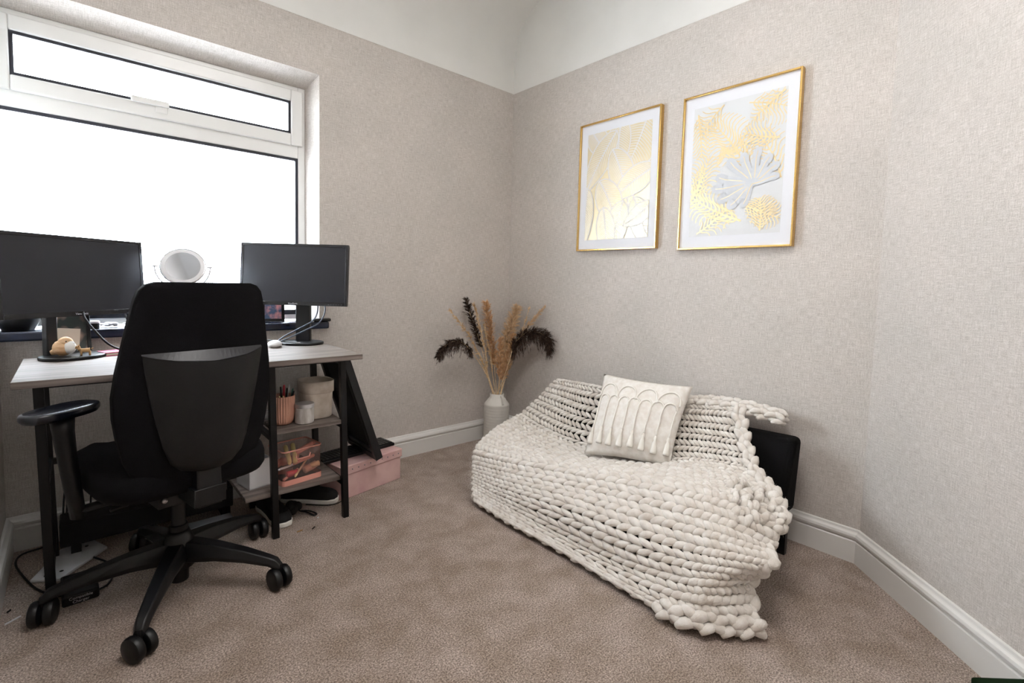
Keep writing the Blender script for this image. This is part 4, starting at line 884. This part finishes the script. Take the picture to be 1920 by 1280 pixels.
# black framed panel leaning on the desk end, standing on the box
fp = thing('framed_panel', (-1.19, -.25, .17), 'large black framed panel leaning against the end of the desk above the pink box', 'frame')
A, B = Vector((-1.178, 0, .182)), Vector((-1.352, 0, .700)); up = (B-A); Lz = up.length; up.normalize(); nx = Vector((up.z, 0, -up.x)); y0, y1 = -.405, -.07
def PF(a, s_, t_): return A+up*a+nx*t_+Vector((0, s_, 0))
mb = MB(); fw_ = .032
def pbx(a0_, a1_, s0, s1, t0, t1): mb.hexa([PF(a0_, s0, t0), PF(a1_, s0, t0), PF(a1_, s1, t0), PF(a0_, s1, t0), PF(a0_, s0, t1), PF(a1_, s0, t1), PF(a1_, s1, t1), PF(a0_, s1, t1)])
pbx(0, Lz, y0, y0+fw_, -.018, .018); pbx(0, Lz, y1-fw_, y1, -.018, .018); pbx(0, fw_, y0+fw_, y1-fw_, -.018, .018); pbx(Lz-fw_, Lz, y0+fw_, y1-fw_, -.018, .018)
mb.build('frame', 'bplastic', fp, bevel=.002); mb = MB(); pbx(fw_, Lz-fw_, y0+fw_, y1-fw_, .0, .012); mb.build('panel', 'suede', fp)
mb = MB(); pbx(fw_, Lz-fw_, y0+fw_, y0+fw_+.018, -.012, -.001); pbx(fw_, fw_+.022, y0+fw_+.018, y1-fw_, -.012, -.001); mb.build('liner', 'lipgrey', fp)
# shoes
def shoe(x, y, a, label):
    t = thing('trainer', (x, y, 0), label, 'shoe', 'pair of trainers under the lower shelf'); T = TR((x, y, 0), a)
    out = [(-.045*0+x_, y_) for x_, y_ in ((.0, -.135), (.028, -.128), (.042, -.10), (.046, -.06), (.040, 0), (.033, .06), (.035, .10), (.028, .13), (0, .142), (-.028, .13), (-.034, .10), (-.030, .06), (-.033, 0), (-.040, -.06), (-.040, -.10), (-.026, -.128))]
    MB().prism(out, 0, .024, lambda a_, b_, c_: T @ Vector((a_, b_, c_+.0))).build('sole', 'rubber', t, bevel=.006)
    mb = MB(); rows = []
    for s_, z_ in ((.97, .024), (.96, .034), (.9, .046), (.78, .056)): rows.append([T @ Vector((x_*s_, (y_ if y_ < .02 else y_)*s_, z_+(.03*max(0, (y_+.02)/.16) if z_ > .04 else 0))) for x_, y_ in out])
    mb.grid(rows, closed=True); mb.add(rows[-1], [tuple(range(16))]); mb.build('upper', 'suede', t, smooth=True)
shoe(-1.468, -.265, R(50), 'black trainer with white sole showing under the right end of the lower shelf')
shoe(-1.650, -.325, R(6), 'black trainer with thick white toe poking out by the left shelf leg')
bg = MB()
for k in range(12):
    bg.ball((-1.568+rq.uniform(-.018, .018), -.34+rq.uniform(-.03, .03), .022+rq.uniform(0, .02)), (rq.uniform(.015, .026), rq.uniform(.02, .035), .02), 10, 7)
bg = solo(bg, 'bag', 'suede', (-1.565, -.30, 0), 'crumpled black bag with a loop strap on the carpet between the trainers', 'bag', smooth=True)
st_ = MB().tube(spline([(-1.54, -.36, .012), (-1.51, -.385, .010), (-1.495, -.42, .007), (-1.508, -.428, .006), (-1.525, -.39, .010), (-1.55, -.36, .014)], 6), .0045, 8, flat=.5)
st_.v = [tuple(Vector(v)-Vector((-1.565, -.30, 0))) for v in st_.v]; so = st_.build('strap', 'bplastic', bg, smooth=True)
cable([(-1.50, -.30, .006), (-1.43, -.36, .004), (-1.375, -.372, .004), (-1.33, -.345, .006), (-1.315, -.325, .010)], .0022, 'thin black charging lead crossing the carpet in front of the pink box')
solo(MB().tube([(-1.318, -.328, .010), (-1.300, -.302, .012)], [.0055, .0045], 8), 'plug', 'bplastic', (-1.318, -.328, .01), 'small black plug lying on the carpet before the pink box', 'plug', smooth=True)
# long black box on the floor under the desk
lb = thing('floor_box', (-2.03, -.12, 0), 'long low black perforated box standing on the carpet under the desk', 'box')
MB().box((-2.35, -.20, .045), (-1.78, -.08, .135)).build('body', 'suede', lb, bevel=.006)
for x in (-2.32, -1.82): MB().box((x, -.19, 0), (x+.03, -.09, .046)).build('foot', 'bplastic', lb)
ws = thing('white_tray', (-2.33, -.24, 0), 'thin white perforated tray lying on the carpet behind the desk leg', 'tray')
mb = MB().prism([(-2.425, -.315), (-2.350, -.365), (-2.215, -.205), (-2.255, -.105), (-2.35, -.12)], .002, .012, lambda x, y, z_: (x, y, z_)); mb.build('tray', 'white', ws, bevel=.002)
for x, y in ((-2.385, -.315), (-2.275, -.155), (-2.345, -.31)): MB().lathe([(.006, .0121), (.006, .0124)], (x, y, 0), 16).build('hole', 'suede', ws)
ad = thing('power_adapter', (-2.305, -.48, 0), 'black power adapter block with two lines of pale lettering, on the carpet', 'adapter')
Ta = TR((-2.298, -.475, 0), R(2)); MB().box((-.046, -.078, 0), (.046, .078, .034), Ta).build('case', 'bplastic', ad, bevel=.006)
for i, tx in enumerate(('Compatible', 'Charger')):
    text_part('lettering', tx, .0125, 'logo', ad, Ta @ Matrix.Translation((0, -.0784, .019-.012*i)) @ Matrix.Rotation(R(90), 4, 'X'))
cable([(-2.40, -.06, .010), (-2.458, -.07, .006), (-2.470, -.14, .005), (-2.440, -.27, .005), (-2.405, -.38, .005), (-2.36, -.47, .010), (-2.335, -.50, .014)], .0034, 'black lead curving along the left skirting to the adapter')
cable([(-2.255, -.525, .012), (-2.225, -.49, .005), (-2.208, -.42, .005), (-2.220, -.33, .005), (-2.26, -.25, .006)], .0034, 'black lead looping on the carpet right of the adapter')
for k, (x, dx_) in enumerate(((-2.335, .05), (-2.325, .035), (-2.305, .03), (-2.255, .03), (-2.09, .03), (-2.075, -.04))):
    cable([(x+dx_, -.05, .36), (x+dx_*.3, -.045, .28), (x, -.05, .20), (x-.005, -.10, .137)], .0030, ('first', 'second', 'third', 'fourth', 'fifth', 'sixth')[k]+' black cable from the left dropping behind the desk onto the long box', grp=None)
solo(MB().box((-2.10, -.03, .26), (-1.90, -.004, .33)), 'cable_tray', 'bplastic', (-2.0, -.02, .26), 'black multi-socket strip fixed to the wall under the desk', 'socket strip', bevel=.004)
solo(MB().box((-1.985, -.045, .20), (-1.925, -.004, .26)), 'wall_socket', 'white', (-1.955, -.02, .20), 'white socket on the wall seen below the chair seat', 'socket', bevel=.004)
for k, (x, y, z_) in enumerate(((-1.99, -.36, .14), (-1.93, -.33, .14))): pass
ps = thing('power_strip', (-1.90, -.25, 0), 'pale grey extension block lying on the carpet behind the chair base', 'extension block')
MB().box((-2.0, -.30, 0), (-1.80, -.235, .035)).build('case', 'grey', ps, bevel=.005)
# scraps on the carpet
for k, (x, y, a, m_, lb_) in enumerate(((-1.602, -.525, 10, 'tan2', 'brown leaf scrap on the carpet, left of the two by the shelf legs'), (-1.548, -.535, 40, 'suede', 'dark leaf scrap on the carpet, right of the two by the shelf legs'), (-2.452, -.535, 35, 'white', 'thin white thread on the carpet by the left wall'), (-1.50, -.455, 0, 'white', 'tiny white crumb on the carpet beside the bag strap'), (-2.485+.02, -.47, 50, 'suede', 'dark crumb on the carpet against the left skirting'))):
    L = (.012, .010, .020, .003, .006)[k]
    solo(MB().box((-L, -.0015 if k != 3 else -.003, .0), (L, .0015 if k != 3 else .003, .004), TR((x, y, .001), R(a))), 'scrap', m_, (x, y, 0), lb_, 'scrap')
# green thing at the lower right corner
gb = thing('green_bag', (-.66, -2.66, 0), 'dark green cloth bag cut off at the bottom right corner by the angled skirting', 'bag')
MB().hexa([(-.80, -2.76, 0), (-.66, -2.86, 0), (-.50, -2.62, 0), (-.615, -2.51, 0), (-.79, -2.75, .092), (-.66, -2.84, .11), (-.495, -2.615, .105), (-.602, -2.505, .098)]).build('body', 'dgreen', gb, bevel=.008, seg=3)
MB().tube(spline([(-.515, -2.63, .10), (-.492, -2.632, .14), (-.50, -2.65, .165), (-.53, -2.69, .15), (-.55, -2.71, .10)], 6), .009, 8).build('handle', 'bplastic', gb, smooth=True)

for o in bpy.data.objects:
    if '_o' in o: del o['_o']
